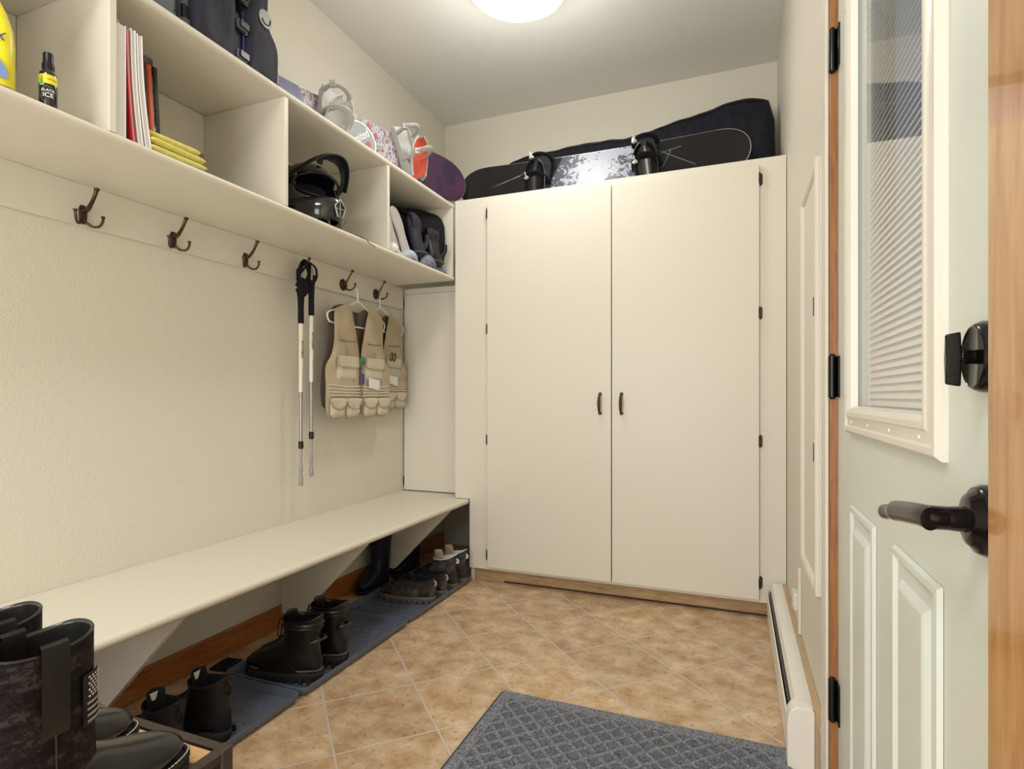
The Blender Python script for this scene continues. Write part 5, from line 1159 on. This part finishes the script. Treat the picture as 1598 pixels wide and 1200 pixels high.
def yellow_bottle():
    t = thing('wash_bottle', 'bright yellow plastic bottle with dark blue print at the left frame edge', 'bottle', (-1.515, 0.722, 1.6952), R(-35))
    rings = []
    for z, w_, d_ in ((0, 0.050, 0.028), (0.004, 0.053, 0.030), (0.10, 0.053, 0.030), (0.13, 0.050, 0.029), (0.165, 0.040, 0.025), (0.195, 0.026, 0.020), (0.205, 0.016, 0.016), (0.215, 0.014, 0.014)):
        rings.append([(d_*math.copysign(abs(math.cos(a))**0.7, math.cos(a)), w_*math.copysign(abs(math.sin(a))**0.7, math.sin(a)), z) for a in [2*PI*k/32 for k in range(32)]])
    MB().loft(rings).build('body', M['yellowplastic'], t)
    MB().lathe([(0.017, 0.215), (0.017, 0.24), (0.012, 0.243), (0.0001, 0.243)], (0, 0, 0), 'z', 20).build('cap', M['black'], t)
    text('RAIN-X', 0.024, M['navyink'], t, (0.0315, 0.0, 0.10), (R(90), 0, R(90)), 'lettering', shear=0.2)
    MB().prism([(-0.04, 0.02), (0.0, 0.075), (0.02, 0.07), (0.045, 0.03), (0.045, 0.012), (-0.04, 0.012)], lambda a, b: (0.0305, a, b), lambda a, b: (0.0312, a, b)).build('picture_print', M['blueink'], t)
    return t
yellow_bottle()

# ================================================================== BOOKLETS, PACKET, CLOTHS
def booklet(name, label, y, th, x0, x1, h_, m_cover, lean, bend, cat='booklet', coil=False):
    t = thing(name, label, cat, (x1, y, 1.6952), 0, 'booklets standing in the second cubby')
    def slab(off0, off1, x0_, x1_, z0, z1, n_=10):
        rings = []
        for k in range(n_+1):
            f = k/n_; z_ = z0+(z1-z0)*f; yo = lean*(1-f)+bend*math.sin(PI*f)
            rings.append([(x0_, off0+yo, z_), (x1_, off0+yo, z_), (x1_, off1+yo, z_), (x0_, off1+yo, z_)])
        return MB().loft(rings)
    slab(0.001, th-0.001, x0-x1+0.004, -0.003, 0.001, h_-0.002).build('pages', M['paper'], t, angle=60)
    slab(0, 0.001, x0-x1, 0, 0, h_).build('cover', m_cover, t, angle=60); slab(th-0.001, th, x0-x1, 0, 0, h_).build('cover', m_cover, t, angle=60)
    if coil:
        q = MB()
        for k in range(3):
            q.tube([(-0.02-k*0.012, 0.010+0.012*math.cos(a), h_+0.006+0.012*math.sin(a)) for a in [2*PI*j/14 for j in range(15)]], 0.0011, 6)
        q.build('wire_binding', M['white'], t)
    return t
booklet('binder', 'thick white wire-bound binder against the cubby divider', 0.985, 0.026, -1.70, -1.484, 0.295, M['white'], 0, 0, 'binder', True)
booklet('booklet', 'red-covered booklet leaning between the white ones', 1.012, 0.008, -1.70, -1.484, 0.292, M['redcover'], 0.018, -0.004)
booklet('booklet', 'white booklet between the red booklet and the outermost one', 1.023, 0.012, -1.70, -1.482, 0.297, M['white'], 0.022, -0.005)
booklet('booklet', 'outermost white booklet, bent, its foot beside the yellow cloths', 1.038, 0.014, -1.71, -1.480, 0.292, M['white'], 0.026, -0.006)
pk = thing('packet', 'crinkled clear packet with orange and black stripes behind the booklets', 'packet', (-1.70, 1.185, 1.6952), R(0))
ribs = []
for k in range(9):
    f = k/8; z_ = 0.345*f; w_ = 0.034-0.012*f; d_ = 0.085*(1-0.3*f)
    ribs.append([(d_*math.copysign(abs(math.cos(a))**0.6, math.cos(a))+0.002*math.sin(9*a+k*2), w_*math.copysign(abs(math.sin(a))**0.6, math.sin(a))+0.002*math.cos(7*a+k), z_) for a in [2*PI*j/24 for j in range(24)]])
MB().loft(ribs).build('wrapper', mat('wrapper_grey', (0.15, 0.14, 0.13), 0.25, bump=0.5, bscale=50, var=0.6, vscale=30), pk, angle=70)
MB().box(0.070, 0.090, -0.010, 0.004, 0.012, 0.315, 0, Matrix.Rotation(R(-4), 4, 'Y')).build('orange_stripe', mat('orange_print', (0.70, 0.12, 0.04), 0.3), pk, bevel=0.004)
MB().box(0.066, 0.086, 0.012, 0.026, 0.05, 0.320, 0, Matrix.Rotation(R(-4), 4, 'Y')).build('black_stripe', M['blackgloss'], pk, bevel=0.004)
tag(MB().pillow([(-0.09, 0), (-0.085, 0.295), (0.085, 0.305), (0.09, 0.0)], lambda a, b, h: (a, h+0.0, b), 0.008, 0.008).build('paper_sleeve', M['palesole'], None, loc=(-1.68, 1.135, 1.6955)), 'plain pale paper sleeve standing behind the bent booklet', 'paper sleeve')
cl0 = None
for k, (w_, d_, x, y, rz) in enumerate(((0.180, 0.20, -1.578, 1.165, 0), (0.176, 0.20, -1.578, 1.162, 1.5), (0.168, 0.19, -1.582, 1.158, -2), (0.110, 0.16, -1.62, 1.155, 3))):
    t = thing('folded_cloth', ['yellow microfibre cloth at the bottom of the folded stack', 'yellow microfibre cloth second from the bottom of the stack', 'yellow microfibre cloth third up in the folded stack', 'yellow microfibre cloth on top of the folded stack'][k], 'cloth', (x, y, 1.6953+0.0205*k), R(rz), 'yellow cloths in the second cubby')
    r2 = []
    for j in range(13):
        f = j/12; xx = -d_/2*math.cos(PI*f); e = math.sqrt(max(0.06, 1-abs(math.cos(PI*f))**14))
        r2.append([(xx, w_/2*math.copysign(abs(math.cos(a))**0.5, math.cos(a))*(1-0.05*(1-e)), 0.0102+0.0102*e*math.copysign(abs(math.sin(a))**0.75, math.sin(a))+(0.0008*math.sin(xx*60+a*3) if math.sin(a) > 0 else 0)) for a in [2*PI*q_/20 for q_ in range(20)]])
    MB().loft(r2).build('cloth', M['yellow'], t, angle=75)

# ================================================================== RIGHT-HAND CUBBY: bag, soles, gloves, cloths
db_ = thing('duffel_bag', 'black fabric duffel filling the back of the last cubby', 'bag', (-1.855, 2.53, 1.6953))
rg = []
for k in range(17):
    f = k/16; q = math.sin(PI*(f-0.5)); y_ = 0.290*q; f = (q+1)/2; e = math.sqrt(max(0.1, 1-abs(q)**60)); H = (0.350+0.015*math.sin(f*9))*e
    D_ = 0.105+0.083*f**3; rg.append([(D_+D_*0.98*e*math.copysign(abs(math.cos(a))**0.6, math.cos(a)), y_, H/2+H/2*math.copysign(abs(math.sin(a))**0.6, math.sin(a))+0.0) for a in [2*PI*q_/20 for q_ in range(20)]])
zm = min(p[2] for r_ in rg for p in r_)
MB().loft([[(p[0], p[1], p[2]-zm) for p in r_] for r_ in rg]).build('body', M['blackmatte'], db_, angle=70)
MB().tube(smooth_open([(0.21, -0.15, 0.20), (0.24, -0.08, 0.27), (0.265, 0.08, 0.26), (0.275, 0.15, 0.18)]), 0.004, 8, flat=0.012).build('handle', M['navyfab'], db_)
for k, (y, lbl) in enumerate(((2.315, 'pale felt-soled slipper standing upright against the cubby divider'), (2.420, 'pale felt-soled slipper standing upright beside the dark glove'))):
    t = thing('slipper', lbl, 'slipper', (-1.515, y, 1.6960+0.035), R(-8), 'pale soled slippers in the last cubby')
    t.rotation_euler = (R(8), R(-14), R(-6))
    so_ = smooth_closed([(-0.036, 0.02), (-0.032, 0.0), (0.032, 0.0), (0.036, 0.02), (0.034, 0.09), (0.042, 0.17), (0.030, 0.225), (0.0, 0.243), (-0.030, 0.225), (-0.042, 0.17), (-0.034, 0.09)], 3)
    MB().pillow(so_, lambda a, b, h: (h, a, b), 0.006, 0.004, center=(0, 0.12), flatn=0.2).build('sole', M['palesole'], t)
    MB().pillow([(a*1.04, (b-0.12)*1.02+0.12) for a, b in so_], lambda a, b, h: (-0.018+h, a, b), 0.014, 0.022, center=(0, 0.14)).build('upper', M['grey'], t)
for k, (x, y, z, rz, sc_, lbl, mm) in enumerate(((-1.515, 2.555, 0.040, 8, 1.0, 'dark grey padded glove in the last cubby, nearer', M['charcoalfab']), (-1.505, 2.700, 0.030, -14, 0.92, 'black padded glove in the last cubby, farther, near the cabinet', M['leather']))):
    t = thing('glove', lbl, 'glove', (x, y, 1.6960+z), 0, 'padded gloves in the last cubby'); t.rotation_euler = (0, R(-14), R(rz)); t.scale = (sc_,)*3
    MB().pillow(smooth_closed([(-0.05, 0.0), (-0.062, 0.08), (-0.055, 0.13), (-0.05, 0.205), (-0.025, 0.235), (0.01, 0.238), (0.04, 0.215), (0.052, 0.14), (0.056, 0.07), (0.05, 0.0)], 4), lambda a, b, h: (h, a, b), 0.028, 0.026, center=(0, 0.1), fold=0.003, seed=k+3).build('palm', mm, t, angle=70)
    for j, yy in enumerate((-0.036, -0.013, 0.010, 0.032)):
        MB().tube(smooth_open([(0.014, yy, 0.15), (0.024, yy*1.05, 0.19), (0.022, yy*1.05, 0.222-abs(j-1.5)*0.006), (0.006, yy, 0.238-abs(j-1.5)*0.008)]), [0.013]*10+[0.0125]*4+[0.008]*2, 10).build('finger', mm, t, angle=70)
    MB().tube(smooth_open([(0.010, 0.045, 0.06), (0.030, 0.066, 0.09), (0.040, 0.070, 0.13)]), 0.014, 10).build('thumb', mm, t)
    MB().tube([(0.0+0.030*math.cos(a), 0.056*math.sin(a), 0.02) for a in [2*PI*q_/20 for q_ in range(21)]], 0.004, 8, flat=0.012, cap=False).build('cuff_trim', M['slatefab'], t)
def crumple(name, label, cat, loc, L_, wd, hh, m_, seed, rz):
    t = thing(name, label, cat, loc, R(rz)); rnd = random.Random(seed); p1, p2 = rnd.uniform(0, 6), rnd.uniform(0, 6)
    rg = []
    for k in range(25):
        f = k/24; e = math.sqrt(max(0.02, 1-abs(2*f-1)**3)); y_ = -L_/2+L_*f
        hq = hh*e*(0.8+0.25*math.sin(f*13+p1)); wq = wd*e*(0.85+0.2*math.sin(f*9+p2))
        rg.append([((wq*math.cos(a))+0.010*math.sin(f*8+p1), y_, max(0.0, hq*0.5+hq*0.5*math.sin(a)+0.003*math.sin(5*a+f*20+p2))) for a in [2*PI*q_/22 for q_ in range(22)]])
    zm = min(p[2] for r_ in rg for p in r_)
    MB().loft([[(p[0], p[1], p[2]-zm) for p in r_] for r_ in rg]).build('fabric', m_, t, angle=75); return t
crumple('scarf', 'lavender grey knitted scarf bunched at the right of the last cubby', 'scarf', (-1.515, 2.675, 1.6953), 0.28, 0.036, 0.075, M['lavender'], 2, 3)
crumple('cloth', 'pale blue cloth crumpled at the middle of the last cubby edge', 'cloth', (-1.508, 2.440, 1.6953), 0.18, 0.034, 0.05, M['palecloth'], 5, 4)
crumple('cloth', 'white cloth bunched under the slippers in the last cubby', 'cloth', (-1.510, 2.290, 1.6953), 0.12, 0.034, 0.05, M['white'], 6, -4)
